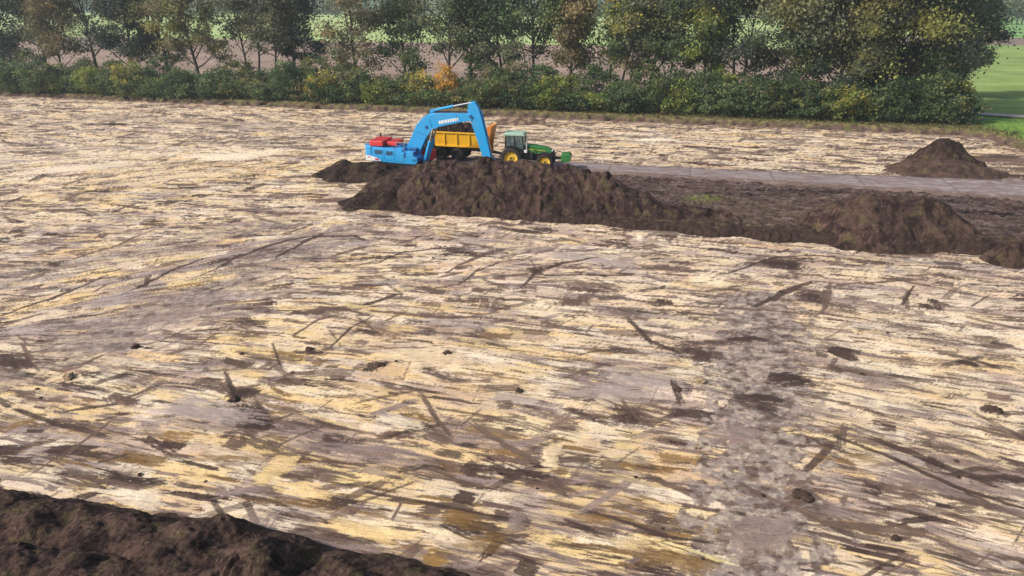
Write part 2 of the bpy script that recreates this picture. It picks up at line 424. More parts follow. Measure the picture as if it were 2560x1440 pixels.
# fine straight tooth lines and dashes of dirt over the whole floor
def fine(L, W, lo, hi, color, alpha, k, cl):
    out = None
    for ang, m in ((-13.5, FLOW <= 8), (30.0, FLOW > 8)):
        c, s_ = math.cos(R(ang)), math.sin(R(ang))
        n = nz(GX * c + GY * s_, -GX * s_ + GY * c, L, W, k, 0.31 * k, 0.17, STREAK)
        out = np.where(m, n, out if out is not None else n)
    return mixc(SC, color, alpha * sstep(lo, hi, out + cl * nz(GX, GY, 2.6, 1.4, k=k + 1)))
SC = fine(7.0, 0.34, 1.5, 1.9, C_MID, 0.55, 0, 0.8)
SC = fine(4.0, 0.28, 1.7, 2.0, C_BROWN, 0.7, 1, 0.8)
spk = nz(GX, GY, 0.30, 0.22, k=4) + 0.6 * nz(GX, GY, 2.0, 1.2, k=5)
SC = mixc(SC, C_BROWN, 0.7 * sstep(2.4, 2.7, spk))
# churned, mottled lanes driven over by wheels
def lane(a, b, half, alpha, k):
    d = np.abs(poly_dist(GX, GY, [at(*a), at(*b)])) + 0.55 * nz(GX, GY, 1.6, k=k)
    m = alpha * sstep(half + 0.18, half - 0.18, d)
    n1, n2, n3 = nz(GX, GY, 0.9, k=k + 1), nz(GX, GY, 0.45, k=k + 2), nz(GX, GY, 2.4, 1.2, k=k + 3)
    c = mixc(np.zeros(GX.shape + (3,)) + C_GREY * 0.74, C_MAUVE * 0.68, sstep(-0.3, 0.7, n1 + 0.7 * n3))
    c = mixc(c, C_PALE * 0.85, 0.5 * sstep(0.4, 1.4, n2 - 0.6 * n3))
    c = mixc(c, C_BROWN * 1.1, 0.8 * sstep(0.9, 1.5, n1 + 0.6 * n2 + 0.5 * n3))
    return mixc(SC, c, m)
SC = lane((1900, 765), (1885, 1500), 1.75, 0.85, 1)
SC = lane((880, 575), (250, 850), 1.6, 0.55, 2)
SC = lane((250, 850), (-200, 1010), 1.4, 0.45, 3)
SC = lane((700, 560), (60, 680), 1.2, 0.45, 4)
SC = lane((900, 330), (250, 290), 2.6, 0.35, 5)
def line(pts, w, color, alpha=0.9, streak=0.3, dh=-0.04, taper=True):
    P = [at(*p) for p in pts]
    n = len(P) - 1
    for i, (p, q) in enumerate(zip(P, P[1:])):
        d = q - p; L = float(np.hypot(d[0], d[1]))
        k = max(1, int(L / max(1.2, 3 * w)))
        for j in range(k):
            m = p + d * (j + 0.5) / k
            u = (i + (j + 0.5) / k) / n
            ww = w * (0.45 + 1.1 * math.sin(math.pi * min(max(u, 0.06), 0.94))) * rng.uniform(0.75, 1.25) if taper else w * rng.uniform(0.85, 1.15)
            paint(m[0] + 0.05 * rng.randn(), m[1] + 0.05 * rng.randn(), L / k * 1.5, ww, math.degrees(math.atan2(d[1], d[0])) + 4 * rng.randn(), jit(color, 0.08), alpha, streak, dh, -0.3, 0.3, 0.10)
def blotch(px, py, L, W, ang, color, alpha=0.95, n=5, streak=0.3):
    p = at(px, py)
    for i in range(n):
        paint(p[0] + 0.22 * L * rng.randn(), p[1] + 0.22 * W * rng.randn(), L * rng.uniform(0.5, 0.9), W * rng.uniform(0.5, 0.9), ang + 10 * rng.randn(), jit(color), alpha * rng.uniform(0.75, 1), streak + 0.25, 0.05, -0.5, 0.45, 0.16)
# marks one can point at in the photograph
for a in [(600, 1030, 2.4, 1.5, -40), (650, 1070, 2.0, 1.1, -25), (590, 985, 1.2, 0.8, 60), (310, 1000, 1.7, 0.8, -25), (60, 1140, 2.6, 0.9, -12), (310, 1205, 3.0, 0.7, -13),
          (1580, 1040, 1.2, 0.9, -50), (1115, 890, 0.9, 1.3, 70), (950, 915, 0.8, 1.2, 100), (1215, 745, 0.9, 2.6, 80), (1440, 750, 1.7, 1.5, 75), (1330, 575, 3.2, 1.2, -10),
          (1245, 560, 2.2, 1.0, -10), (1155, 630, 2.6, 1.3, -10), (1950, 660, 3.2, 1.7, -15), (2050, 740, 2.0, 1.4, 20), (1750, 880, 2.0, 1.6, -10), (1850, 850, 2.2, 0.9, -10),
          (80, 905, 2.6, 1.0, -20), (1360, 1210, 2.0, 0.7, -13), (1240, 1175, 3.5, 0.7, -13), (2300, 1120, 3.2, 0.6, -30), (2430, 910, 1.8, 0.6, -40), (2330, 760, 1.2, 1.2, 70),
          (2490, 1030, 0.7, 0.8, 40), (2000, 1240, 1.4, 1.2, 10), (1640, 670, 2.5, 1.0, -10), (1660, 760, 0.8, 1.2, 80), (770, 875, 0.8, 0.7, 10), (130, 665, 0.8, 1.4, 80), (2100, 880, 2.2, 1.0, -30), (850, 775, 3.0, 0.6, 5),
          (2520, 1200, 2.0, 0.8, -20), (1180, 1310, 2.2, 1.0, -20), (1900, 1000, 2.0, 1.6, -20), (1960, 950, 1.8, 1.2, 10)]:
    blotch(*a[:5], C_BROWN if rng.rand() < 0.6 else C_MID)
for a in [(2500, 400, 9, 3.5, -10), (2540, 425, 8, 3, -10), (2470, 435, 7, 2.0, -10)]: blotch(*a, C_MID, 0.85, 8, 0.5)
for a in [(2520, 390, 6, 2.0, -10), (2530, 440, 6, 1.6, -10)]: blotch(*a, C_BROWN, 0.7, 4, 0.6)
for a in [(760, 1250, 2.6, 0.4, -13), (1500, 1300, 2.2, 0.5, -13), (1620, 1385, 3.0, 0.5, -13), (1150, 1290, 1.6, 0.8, -13), (600, 1150, 2.5, 0.4, -13), (2150, 1150, 2.0, 0.5, -20), (190, 1080, 2.6, 0.4, -25), (1190, 1350, 1.4, 0.9, -15), (850, 1280, 2.6, 0.25, -13), (1720, 1405, 2.2, 0.9, -13)]:
    blotch(*a[:5], C_OCH, 0.55)
for a in [(1290, 1290, 0.55, 1.3, -10), (1850, 1090, 1.8, 1.4, -20), (500, 1030, 5.0, 2.2, -10), (1560, 960, 6, 1.8, -10), (760, 600, 5, 2.4, 45), (480, 790, 6, 1.6, 20), (1480, 640, 7, 2.5, -10), (2250, 1190, 5, 1.6, -20), (820, 1130, 4.0, 0.9, -13), (1900, 1330, 2.2, 1.8, 0), (640, 1310, 1.4, 0.8, 70)]:
    blotch(*a[:5], C_MAUVE if rng.rand() < 0.6 else C_GREY, 0.7, 5, 0.7)
for a in [(300, 1240, 3.5, 0.9, -13, C_PALE), (1390, 1150, 0.8, 2.0, -13, C_CREAM), (1000, 1060, 2.0, 0.9, -13, C_PALE), (2190, 745, 3.2, 1.8, -8, C_PALE), (700, 1170, 1.2, 2.0, -13, C_YEL), (1010, 900, 5.0, 1.6, 0, C_CREAM), (140, 945, 1.6, 0.9, 40, C_CREAM), (1640, 350, 9, 2.0, -8, C_PALE), (1650, 1365, 4.0, 0.8, -13, C_YEL), (950, 1330, 4.0, 0.6, -13, C_YEL), (800, 1215, 3.0, 0.7, -13, C_YEL), (560, 385, 12, 4, 25, C_PALE), (450, 440, 12, 3, 20, C_CREAM), (200, 420, 14, 4, 10, C_PALE)]:
    blotch(*a[:5], a[5], 0.8, 4, 0.6)
for pts, w in [([(1305, 715), (1345, 680), (1400, 660), (1490, 645)], 0.28), ([(1115, 680), (1180, 650), (1235, 628), (1275, 632)], 0.30), ([(1160, 705), (1200, 675), (1250, 655)], 0.18), ([(950, 655), (1010, 630), (1100, 617)], 0.2),
               ([(1050, 985), (1085, 1040), (1125, 1085)], 0.22), ([(1200, 1060), (1260, 1110), (1335, 1150)], 0.24), ([(1895, 770), (1960, 730), (2030, 705)], 0.4), ([(2075, 705), (2060, 785)], 0.3), ([(2000, 720), (2250, 700), (2480, 745)], 0.22),
               ([(1480, 735), (1700, 765), (1900, 775), (2150, 795), (2330, 825)], 0.16), ([(2080, 1090), (2250, 1150), (2400, 1220), (2540, 1265)], 0.25), ([(1880, 1220), (2050, 1300), (2300, 1330), (2480, 1400)], 0.2),
               ([(40, 1030), (150, 1060), (270, 1085)], 0.28), ([(270, 1065), (180, 1125), (90, 1185)], 0.12), ([(700, 640), (790, 590), (890, 590), (910, 600)], 0.35), ([(500, 690), (600, 640), (720, 600), (850, 575)], 0.25), ([(0, 790), (120, 750), (260, 690)], 0.2), ([(0, 620), (150, 590), (300, 555)], 0.16),
               ([(150, 660), (300, 610), (420, 560)], 0.18), ([(300, 740), (420, 680), (500, 650)], 0.2), ([(1560, 1000), (1590, 1040), (1625, 1060)], 0.2), ([(1690, 960), (1700, 1000)], 0.2), ([(1520, 1000), (1700, 1060)], 0.12), ([(560, 940), (600, 985)], 0.14), ([(40, 840), (100, 920)], 0.14), ([(2180, 1090), (2330, 1150), (2480, 1210)], 0.3),
               ([(740, 835), (800, 800), (840, 790)], 0.22), ([(830, 860), (920, 790)], 0.12), ([(1800, 690), (1950, 640), (2080, 640)], 0.2), ([(2260, 770), (2275, 730)], 0.2), ([(1620, 600), (1900, 620), (2200, 660), (2500, 680)], 0.12), ([(1480, 1280), (1640, 1330), (1760, 1360)], 0.12), ([(940, 1240), (1100, 1265), (1250, 1300)], 0.14), ([(200, 1190), (330, 1220)], 0.25),
               ([(2260, 760), (2280, 715)], 0.14), ([(1240, 800), (1430, 820), (1500, 830)], 0.14), ([(930, 775), (1060, 790), (1200, 795)], 0.28), ([(1570, 800), (1620, 850), (1700, 880)], 0.25)]:
    line(pts, w, C_BROWN if rng.rand() < 0.5 else C_MID)
# soil washed out round the feet of the heaps and along the unstripped edge
for p in [(820, 460), (900, 450), (960, 470), (860, 500), (1000, 530), (820, 505), (1300, 545), (1660, 585), (2000, 612), (2300, 640), (2290, 440), (2270, 400)]:
    blotch(p[0], p[1] - 2, 3.5, 1.0, -8, C_MID, 0.7, 5, 0.6)
_d = poly_dist(GX, GY, BND)
SC = mixc(SC, C_MID, 0.85 * sstep(-2.2, -0.2, _d + 0.7 * nz(GX, GY, 2.5, 1.0, k=1)))
GZZ = HZ - 0.8 * sstep(0.5, 3.0, _d)                 # runs under the unstripped land
sand_o = link('ground', grid_mesh('ground', GX, GY, GZZ, SC), SAND, smooth=True)
tag(sand_o, kind='structure')

# ------------------------------------------------------------------ unstripped land beyond
def land(name, X, Y, Z, colr, m): 
    o = link(name, grid_mesh(name, X, Y, Z, colr), m, smooth=True)
    return tag(o, kind='structure')
# verge: a grid hung on the boundary line
bl = [0.0]
for p, q in zip(BND, BND[1:]): bl.append(bl[-1] + float(np.hypot(*(q - p)[:2])))
bs = np.arange(0, bl[-1], 0.28)
bx = np.interp(bs, bl, [p[0] for p in BND]); by = np.interp(bs, bl, [p[1] for p in BND])
tx, ty = np.gradient(bx), np.gradient(by); tl = np.hypot(tx, ty); tx, ty = tx / tl, ty / tl
k_ = np.ones(25) / 25
tx = np.convolve(np.pad(tx, 12, 'edge'), k_, 'valid'); ty = np.convolve(np.pad(ty, 12, 'edge'), k_, 'valid')
tt = np.concatenate([np.arange(-0.9, 3, 0.15), np.arange(3, 30.1, 0.6)])
VX = bx[:, None] - ty[:, None] * tt[None, :]; VY = by[:, None] + tx[:, None] * tt[None, :]
TT = np.repeat(tt[None, :], len(bs), 0) + 0.35 * nz(VX, VY, 3.0, k=3)
VZ = -0.35 + 0.8 * sstep(-0.8, 0.5, TT) + 0.10 * sstep(0.3, 1.2, TT) * sstep(3, 1.2, TT) + 0.05 * nz(VX, VY, 1.5, k=2) * (TT > -0.3)
vsoil = np.array((0.105, 0.070, 0.058)); vstraw = np.array((0.19, 0.165, 0.070)); volive = np.array((0.105, 0.110, 0.040)); vgreen = np.array((0.17, 0.30, 0.06)); vlitter = np.array((0.075, 0.062, 0.038))
VC = np.zeros(VX.shape + (3,)) + vsoil
VC = mixc(VC, vstraw, sstep(0.2, 1.1, TT + 0.4 * nz(VX, VY, 1.5, k=1)))
VC = mixc(VC, volive, 0.8 * sstep(0.0, 1.0, nz(VX, VY, 2.5, k=4) + 0.25 * (TT - 2)))
VC = mixc(VC, vlitter, sstep(5.0, 7.0, TT))
s_r = to_st(at(2400, 300))[0]
right = sstep(-3, 3, ((VX - ORG[0]) * E_S[0] + (VY - ORG[1]) * E_S[1]) - s_r - 0.5)
VC = mixc(VC, vgreen * (1 + 0.15 * nz(VX, VY, 1.5, k=5))[..., None], right * sstep(0.9, 1.8, TT))
land('verge', VX, VY, VZ, VC, TURF)

def slab(name, s0, s1, t0, t1, z, colr, m=FARM, ns=60, nt=60, sl=0.0, var=0.1, furrow=None, c2=None):
    S, T = np.meshgrid(np.linspace(s0, s1, ns), np.linspace(t0, t1, nt))
    X = ORG[0] + E_S[0] * S + E_T[0] * T; Y = ORG[1] + E_S[1] * S + E_T[1] * T
    Z = np.full(X.shape, z)
    cc = np.zeros(X.shape + (3,)) + np.array(colr)
    if c2 is not None: cc = mixc(cc, np.array(c2), 0.8 * sstep(-0.5, 1.0, nz(S, T, 30, 5, k=2)))
    cc = cc * (1 + var * nz(X, Y, 25, k=1))[..., None]
    return land(name, X, Y, Z, np.clip(cc, 0.01, 0.9), m)
t_pl = to_st(at(560, 98, LAND))[1]; s_pr = to_st(at(2330, 200, LAND))[0] - 6
slab('ploughed_field', -260, s_pr, 9, t_pl, LAND + 0.004, (0.25, 0.185, 0.150), ns=90, nt=70, c2=(0.34, 0.25, 0.20))
slab('green_field', -420, s_pr + 60, t_pl, 420, LAND + 0.008, (0.34, 0.45, 0.16), c2=(0.42, 0.52, 0.24))
tR = to_st(at(2530, 113, LAND))[1]; tR2 = to_st(at(2530, 95, LAND))[1]; tR3 = to_st(at(2530, 64, LAND))[1]
slab('meadow', s_pr, 460, 14, tR, LAND + 0.012, (0.20, 0.29, 0.08), ns=120, nt=120, c2=(0.26, 0.34, 0.12))
slab('fallow_field', s_pr, 520, tR, tR2, LAND + 0.016, (0.20, 0.145, 0.13), c2=(0.23, 0.18, 0.16))
slab('far_meadow', s_pr + 60, 620, tR2, 420, LAND + 0.020, (0.17, 0.34, 0.10), c2=(0.20, 0.36, 0.12))
slab('plain', -3000, 3000, -400, 4500, -1.6, (0.13, 0.20, 0.08), ns=40, nt=40)
# meadow in front of the hedge end, right of the verge grid
P0, P1 = at(2380, 281, LAND), at(2640, 292, LAND)
def path_strip(name, pts, w, z, colr):
    P = np.array(pts); n = 60
    u = np.linspace(0, len(P) - 1, n)
    x = np.interp(u, range(len(P)), P[:, 0]); y = np.interp(u, range(len(P)), P[:, 1])
    dx, dy = np.gradient(x), np.gradient(y); l = np.hypot(dx, dy)
    q = np.linspace(-0.5, 0.5, 8)
    X = x[:, None] - (dy / l)[:, None] * q * w; Y = y[:, None] + (dx / l)[:, None] * q * w
    c = np.zeros(X.shape + (3,)) + np.array(colr); c *= (1 + 0.08 * nz(X, Y, 2, k=1))[..., None]
    land(name, X, Y, np.full(X.shape, z), c, SAND)
path_strip('path', [at(2300, 272, .6), at(2440, 283, .6), at(2560, 291, .6), at(2900, 312, .6)], 2.6, LAND + 0.16, (0.44, 0.40, 0.37))

# ------------------------------------------------------------------ topsoil strip that carries the road
SF = [at(1080, 535, 0), at(1250, 548, 0), at(1400, 560, 0), at(1660, 584, 0), at(2000, 610, 0), at(2250, 630, 0), at(2490, 640, 0), at(2800, 674, 0), at(3300, 760, 0)]     # front foot
SB = [at(1000, 392, 0.3), at(1290, 397, 0.3), at(1420, 404, 0.3), at(1800, 425, 0.3), at(2270, 446, 0.3), at(2560, 454, 0.3), at(2900, 470, 0.3), at(3200, 486, 0.3), at(3600, 506, 0.3)]
def arc(P):
    d = [0.0]
    for p, q in zip(P, P[1:]): d.append(d[-1] + float(np.hypot(*(q - p)[:2])))
    return np.array(d) / d[-1]
nu, nv = 620, 240
uu = np.linspace(0, 1, nu)
fx, fy = [np.interp(uu, arc(SF), [p[i] for p in SF]) for i in (0, 1)]
bx_, by_ = [np.interp(uu, arc(SB), [p[i] for p in SB]) for i in (0, 1)]
vv = np.linspace(-0.03, 1.03, nv)
TX = fx[:, None] * (1 - vv) + bx_[:, None] * vv; TY = fy[:, None] * (1 - vv) + by_[:, None] * vv
wid = np.hypot(bx_ - fx, by_ - fy)[:, None]
DF = vv[None, :] * wid + 0.12 * nzs(TX, TY, 4.0, k=2) + 0.04 * nz(TX, TY, 0.6, k=4)       # metres from the front foot
DB = (1 - vv)[None, :] * wid + 0.10 * nzs(TX, TY, 1.0, k=3)
rise = np.interp(uu, [0, 0.2, 0.45, 0.75, 1], [0.25, 0.3, 0.45, 0.7, 0.75])[:, None]
endL = sstep(0.0, 0.10, uu)[:, None]
TZ = -0.15 + (0.15 + 0.33) * sstep(0, 0.6, DF) * sstep(0, 0.35, DB) * endL
TZ = TZ + (rise - 0.3) * sstep(0.05, 0.8, DF) * sstep(4.2, 1.2, DF) * endL * (1 + 0.22 * nzs(TX, TY, 3.0, k=5) + 0.05 * nz(TX, TY, 0.5, k=1))
TZ += (0.05 * nzs(TX, TY, 2.0, 0.6, k=1) + 0.03 * nzs(TX, TY, 0.5, k=2)) * sstep(0.0, 0.6, DF)
# ruts along the road direction
AL = (TX * E_S[0] + TY * E_S[1]); AC = (-TX * E_S[1] + TY * E_S[0])
rut = nz(AL, AC, 9.0, 0.5, k=3)
inner = sstep(3.0, 5.0, DF)
TZ -= 0.10 * sstep(0.6, 1.6, rut) * inner
TC = np.zeros(TX.shape + (3,)) + np.array((0.125, 0.085, 0.076))
TC = mixc(TC, np.array((0.185, 0.142, 0.130)), sstep(0, 1.2, nz(AL, AC, 12.0, 0.7, k=0)))
TC = mixc(TC, np.array((0.040, 0.027, 0.024)), 0.95 * sstep(0.15, 0.7, rut))
TC = mixc(TC, np.array((0.07, 0.047, 0.04)), 0.8 * sstep(0.4, 0.9, nz(AL, AC, 14.0, 0.25, k=5)))
TC = mixc(TC, np.array((0.105, 0.082, 0.048)), 0.6 * np.clip(zone(1950, 540, 9, 3.2, TX, TY, -10), 0, 1) * sstep(-0.8, 0.4, nz(AL, AC, 5, 1.0, k=5)))
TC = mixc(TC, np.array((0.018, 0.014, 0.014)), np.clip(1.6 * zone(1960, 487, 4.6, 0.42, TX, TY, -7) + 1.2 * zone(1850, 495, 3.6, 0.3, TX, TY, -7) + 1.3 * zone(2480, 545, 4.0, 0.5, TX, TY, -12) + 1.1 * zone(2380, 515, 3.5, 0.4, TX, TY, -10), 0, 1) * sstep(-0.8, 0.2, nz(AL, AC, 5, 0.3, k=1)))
TC = mixc(TC, np.array((0.16, 0.22, 0.035)), np.clip(1.3 * zone(1758, 506, 1.3, 0.7, TX, TY), 0, 1) * sstep(-0.6, 0.4, nz(TX, TY, 0.7, k=2)))
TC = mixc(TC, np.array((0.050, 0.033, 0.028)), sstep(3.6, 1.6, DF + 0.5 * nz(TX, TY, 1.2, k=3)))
TC = mixc(TC, np.array((0.13, 0.10, 0.055)), 0.7 * sstep(0.2, 1.2, nz(TX, TY, 2.2, 0.9, k=0)) * sstep(4.2, 2.5, DF) * sstep(0.7, 1.2, DF))
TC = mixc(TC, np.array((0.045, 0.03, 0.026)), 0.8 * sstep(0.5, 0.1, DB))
land('topsoil_terrain', TX, TY, TZ, TC, SOIL)

# road: worn steel-grey slabs with mud
RC = [(at(-40 + 1000, 402, .35) + at(1000, 398, .35)) / 2, (at(1420, 408, .35) + at(1420, 428, .35)) / 2, (at(1800, 429, .35) + at(1800, 448, .35)) / 2, (at(2270, 449, .35) + at(2270, 476, .35)) / 2, (at(2560, 457, .35) + at(2560, 500, .35)) / 2, (at(2900, 470, .35) + at(2900, 516, .35)) / 2, at(3500, 520, .35)]
ra = arc(RC); rl = sum(float(np.hypot(*(q - p)[:2])) for p, q in zip(RC, RC[1:]))
nr = int(rl / 0.15); ur = np.linspace(0, 1, nr)
rx, ry = [np.interp(ur, ra, [p[i] for p in RC]) for i in (0, 1)]
rw = np.interp(ur, ra, [3.6, 3.6, 3.8, 5.2, 6.6, 6.6, 6.6])
gx_, gy_ = np.gradient(rx), np.gradient(ry); gl = np.hypot(gx_, gy_)
qv = np.linspace(-0.5, 0.5, 30)
RX = rx[:, None] - (gy_ / gl)[:, None] * qv * rw[:, None]; RY = ry[:, None] + (gx_ / gl)[:, None] * qv * rw[:, None]
RL = (ur * rl)[:, None] + 0 * qv
joint = np.abs(((RL - 3.3) % 7.0) - 3.5) < 0.06
RZ = 0.50 + 0.015 * nz(RX, RY, 2, k=1) - 0.01 * joint - 0.25 * (np.abs(qv) > 0.485)[None, :]
RCc = np.zeros(RX.shape + (3,)) + np.array((0.235, 0.198, 0.198))
RCc = mixc(RCc, np.array((0.31, 0.27, 0.272)), sstep(-0.4, 1, nz(RL, qv[None, :] * rw[:, None], 7, 0.8, k=2)))
RCc = mixc(RCc, np.array((0.20, 0.145, 0.125)), 0.8 * sstep(0.1, 1.1, nz(RL, qv[None, :] * rw[:, None], 5, 0.5, k=4) - 0.3 + 1.2 * (qv < -0.3)[None, :]))
RCc = mixc(RCc, np.array((0.42, 0.40, 0.41)), 0.8 * sstep(0.90, 0.96, ur)[:, None] * 0 + 0.0 * RX)
RCc = mixc(RCc, np.array((0.09, 0.07, 0.065)), joint.astype(float) * 0.6)
RCc = mixc(RCc, np.array((0.13, 0.092, 0.078)), 0.9 * sstep(0.34, 0.47, np.abs(qv)[None, :] + 0.05 * nz(RL, qv[None, :] * rw[:, None], 3, 0.8, k=0)))
RCc = mixc(RCc, np.array((0.17, 0.125, 0.11)), 0.7 * sstep(0.5, 1.2, nz(RL, qv[None, :] * rw[:, None], 8, 0.5, k=1)))
land('road', RX, RY, RZ, RCc, FARM)

# ------------------------------------------------------------------ heaps of soil
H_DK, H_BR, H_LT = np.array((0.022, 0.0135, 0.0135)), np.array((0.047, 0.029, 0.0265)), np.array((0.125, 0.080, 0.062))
def heap(name, label, crest, slope, step=0.1, pad=6.0, rough=1.0, base=-0.3, lump=0.0, seed=0, warm=0.0, gully=1.0, rnd=0.5, dark=H_DK, br=1.0):
    P = []
    for (p, q) in zip(crest, crest[1:]):
        a, b = at(*p), at(*q)
        n = max(2, int(np.linalg.norm(b - a) / 0.3))
        for i in range(n): P.append(a + (b - a) * i / n)
    P.append(at(*crest[-1]))
    P = np.array(P)
    reach = P[:, 2].max() / slope + 1.2
    X, Y = np.meshgrid(np.arange(P[:, 0].min() - reach, P[:, 0].max() + reach, step), np.arange(P[:, 1].min() - reach, P[:, 1].max() + reach, step))
    o = 0.13 * seed
    wx = X + 0.15 * rough * nzs(X, Y, 2.6, k=seed, ox=o) + 0.02 * rough * nzs(X, Y, 0.8, k=seed + 2, ox=o); wy = Y + 0.15 * rough * nzs(X, Y, 2.6, k=seed + 1, ox=o) + 0.02 * rough * nzs(X, Y, 0.8, k=seed + 3, ox=o)
    Z = np.full(X.shape, -9.0); near = np.zeros(X.shape, int)
    for i, p in enumerate(P):
        z = p[2] + slope * rnd - slope * np.sqrt((wx - p[0]) ** 2 + (wy - p[1]) ** 2 + rnd * rnd)
        m = z > Z
        Z = np.where(m, z, Z); near = np.where(m, i, near)
    al = X * E_S[0] + Y * E_S[1] + 0.25 * Z + 0.25 * nzs(X, Y, 1.5, k=seed)
    g = nzs(al, 0.35 * Z + 0.12 * (Y * E_S[0] - X * E_S[1]), 0.75, 3.2, k=seed + 4, ox=o)
    edge = sstep(-0.2, 0.8, Z)
    Z = Z + edge * (0.030 * gully * g + 0.05 * gully * nzs(al, 0.25 * Z, 2.4, 3.0, k=seed + 1, ox=o) + 0.08 * rough * nzs(X, Y, 3.0, k=seed + 1) + 0.016 * nz(X, Y, 0.30, k=seed + 5))
    if lump: Z = Z + lump * edge * nzs(X, Y, 2.4, k=seed + 2, oy=o)
    Z = np.maximum(Z, base)
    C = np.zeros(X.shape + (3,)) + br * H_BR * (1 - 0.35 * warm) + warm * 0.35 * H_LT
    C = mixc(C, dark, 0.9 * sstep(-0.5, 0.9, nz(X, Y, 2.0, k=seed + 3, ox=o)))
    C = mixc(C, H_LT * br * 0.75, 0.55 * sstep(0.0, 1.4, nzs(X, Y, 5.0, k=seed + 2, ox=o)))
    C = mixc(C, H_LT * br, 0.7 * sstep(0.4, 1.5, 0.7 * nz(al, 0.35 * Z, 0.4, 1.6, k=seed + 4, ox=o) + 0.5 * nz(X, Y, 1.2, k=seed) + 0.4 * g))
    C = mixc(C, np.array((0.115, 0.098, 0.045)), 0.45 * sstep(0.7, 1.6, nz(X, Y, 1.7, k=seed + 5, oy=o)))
    ob = link(name, grid_mesh(name, X, Y, Z, C), SOIL, smooth=True)
    return tag(ob, label, 'soil heap')
heap('soil_heap', 'long high ridge of dark brown topsoil in front of the tractor and dump trailer',
     [(985, 432, 1.6), (1050, 416, 2.2), (1110, 404, 2.9), (1250, 403, 3.0), (1330, 406, 3.0), (1390, 416, 2.9), (1480, 428, 2.7), (1545, 455, 2.1), (1610, 492, 1.4)], 0.62, 0.09, seed=0, gully=1.5)
heap('soil_heap', 'low dark soil heap under the tail of the blue excavator',
     [(868, 403, 1.15), (930, 410, 1.05), (1000, 424, 0.85), (1050, 428, 0.8)], 0.45, 0.09, seed=1, dark=np.array((0.022, 0.014, 0.013)), br=0.6)
heap('soil_heap', 'small dark ramp of soil at the left foot of the long ridge',
     [(900, 492, 0.55), (960, 470, 1.0), (1010, 452, 1.4)], 0.42, 0.09, seed=2, dark=np.array((0.022, 0.014, 0.013)), br=0.6)
heap('soil_heap', 'low dark spoil hump at the right end of the long ridge, beside the green weeds',
     [(1640, 520, 0.85), (1710, 514, 0.9), (1780, 526, 0.8), (1815, 532, 0.75)], 0.5, 0.09, seed=3)
heap('soil_heap', 'brown flat-topped soil heap on the topsoil strip in front of the road',
     [(2120, 500, 2.2), (2165, 488, 2.65), (2250, 494, 2.55), (2325, 494, 2.55), (2365, 535, 1.3)], 0.72, 0.09, seed=4, warm=0.6)
heap('soil_heap', 'pointed dark soil heap beyond the road, near the grass corner',
     [(2325, 376, 1.3), (2342, 360, 1.9), (2365, 345, 2.55), (2392, 358, 2.0), (2420, 382, 1.1)], 0.95, 0.12, seed=5, dark=np.array((0.024, 0.015, 0.014)), br=0.7)
heap('soil_heap', 'trodden pinkish brown apron of soil below the pointed dark heap',
     [(2310, 400, 1.05), (2370, 400, 1.2), (2450, 412, 0.8)], 0.40, 0.12, seed=3, warm=1.5, dark=H_BR)
heap('soil_heap', 'block of soil coloured as if lit, standing at the right end of the topsoil bank',
     [(2525, 610, 1.15), (2560, 612, 1.15), (2620, 620, 1.0)], 1.3, 0.06, seed=2, warm=1.0, rnd=0.3)  # lit face of this block is put into its paler soil colour
heap('soil_heap', 'low sandy rise at the field edge behind the excavator bucket',
     [(1275, 296, 0.35), (1310, 296, 0.45)], 0.2, 0.15, seed=1, warm=2.2, dark=np.array((0.4, 0.29, 0.2)), rough=0.4)
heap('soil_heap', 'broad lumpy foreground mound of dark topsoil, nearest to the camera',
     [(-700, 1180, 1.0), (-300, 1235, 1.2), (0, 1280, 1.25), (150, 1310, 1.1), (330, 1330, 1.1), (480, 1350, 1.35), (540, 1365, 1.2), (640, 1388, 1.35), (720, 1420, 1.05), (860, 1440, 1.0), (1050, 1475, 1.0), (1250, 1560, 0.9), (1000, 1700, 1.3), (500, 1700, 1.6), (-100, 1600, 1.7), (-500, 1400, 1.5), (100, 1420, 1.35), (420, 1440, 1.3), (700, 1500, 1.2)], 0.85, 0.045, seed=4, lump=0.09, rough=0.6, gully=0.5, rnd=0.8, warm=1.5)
heap('soil_heap', 'lump coloured pale as if lit, on top of the broad foreground mound', [(592, 1400, 1.62), (640, 1392, 1.6)], 1.3, 0.04, seed=1, warm=1.6, rnd=0.35, rough=0.6)  # sunlit look of the lump painted in as a paler soil tone

# clods on the sand
def clod(px, py, r, label, warm=0.0, group='soil clods lying on the sand', seed=0, flat=0.65):
    bm = bmesh.new()
    bmesh.ops.create_icosphere(bm, subdivisions=4, radius=1)
    for v in bm.verts:
        d = 0.55 * mnoise.noise(v.co * 1.5 + Vector((seed * 3.1, 0, 0))) + 0.28 * mnoise.noise(v.co * 3.5 + Vector((0, seed * 2.7, 0))) + 0.08 * mnoise.noise(v.co * 9)
        v.co *= 1 + d
        v.co.z = v.co.z * flat + 0.12
        if v.co.z < 0: v.co.x *= 1 + 0.5 * abs(v.co.z); v.co.y *= 1 + 0.5 * abs(v.co.z)
        v.co *= r
    me = bpy.data.meshes.new('soil_clod'); bm.to_mesh(me); bm.free()
    a = me.attributes.new('tint', 'FLOAT_COLOR', 'POINT')
    c = np.array((0.085, 0.058, 0.047)) * (1 - warm) + np.array((0.42, 0.32, 0.2)) * warm
    a.data.foreach_set('color', np.tile(np.append(c, 1), (len(me.vertices), 1)).astype(np.float32).ravel())
    o = link('soil_clod', me, SOIL, smooth=True)
    p = at(px, py); o.scale = (0.62, 0.55, 0.45)
    o.location = (p[0], p[1], 0.0); o.rotation_euler = (0, 0, seed * 1.3)
    return tag(o, label, 'soil clod', group)
clod(585, 1000, 0.36, 'large brown soil clod on the dark fan-shaped stain left of centre', seed=1)
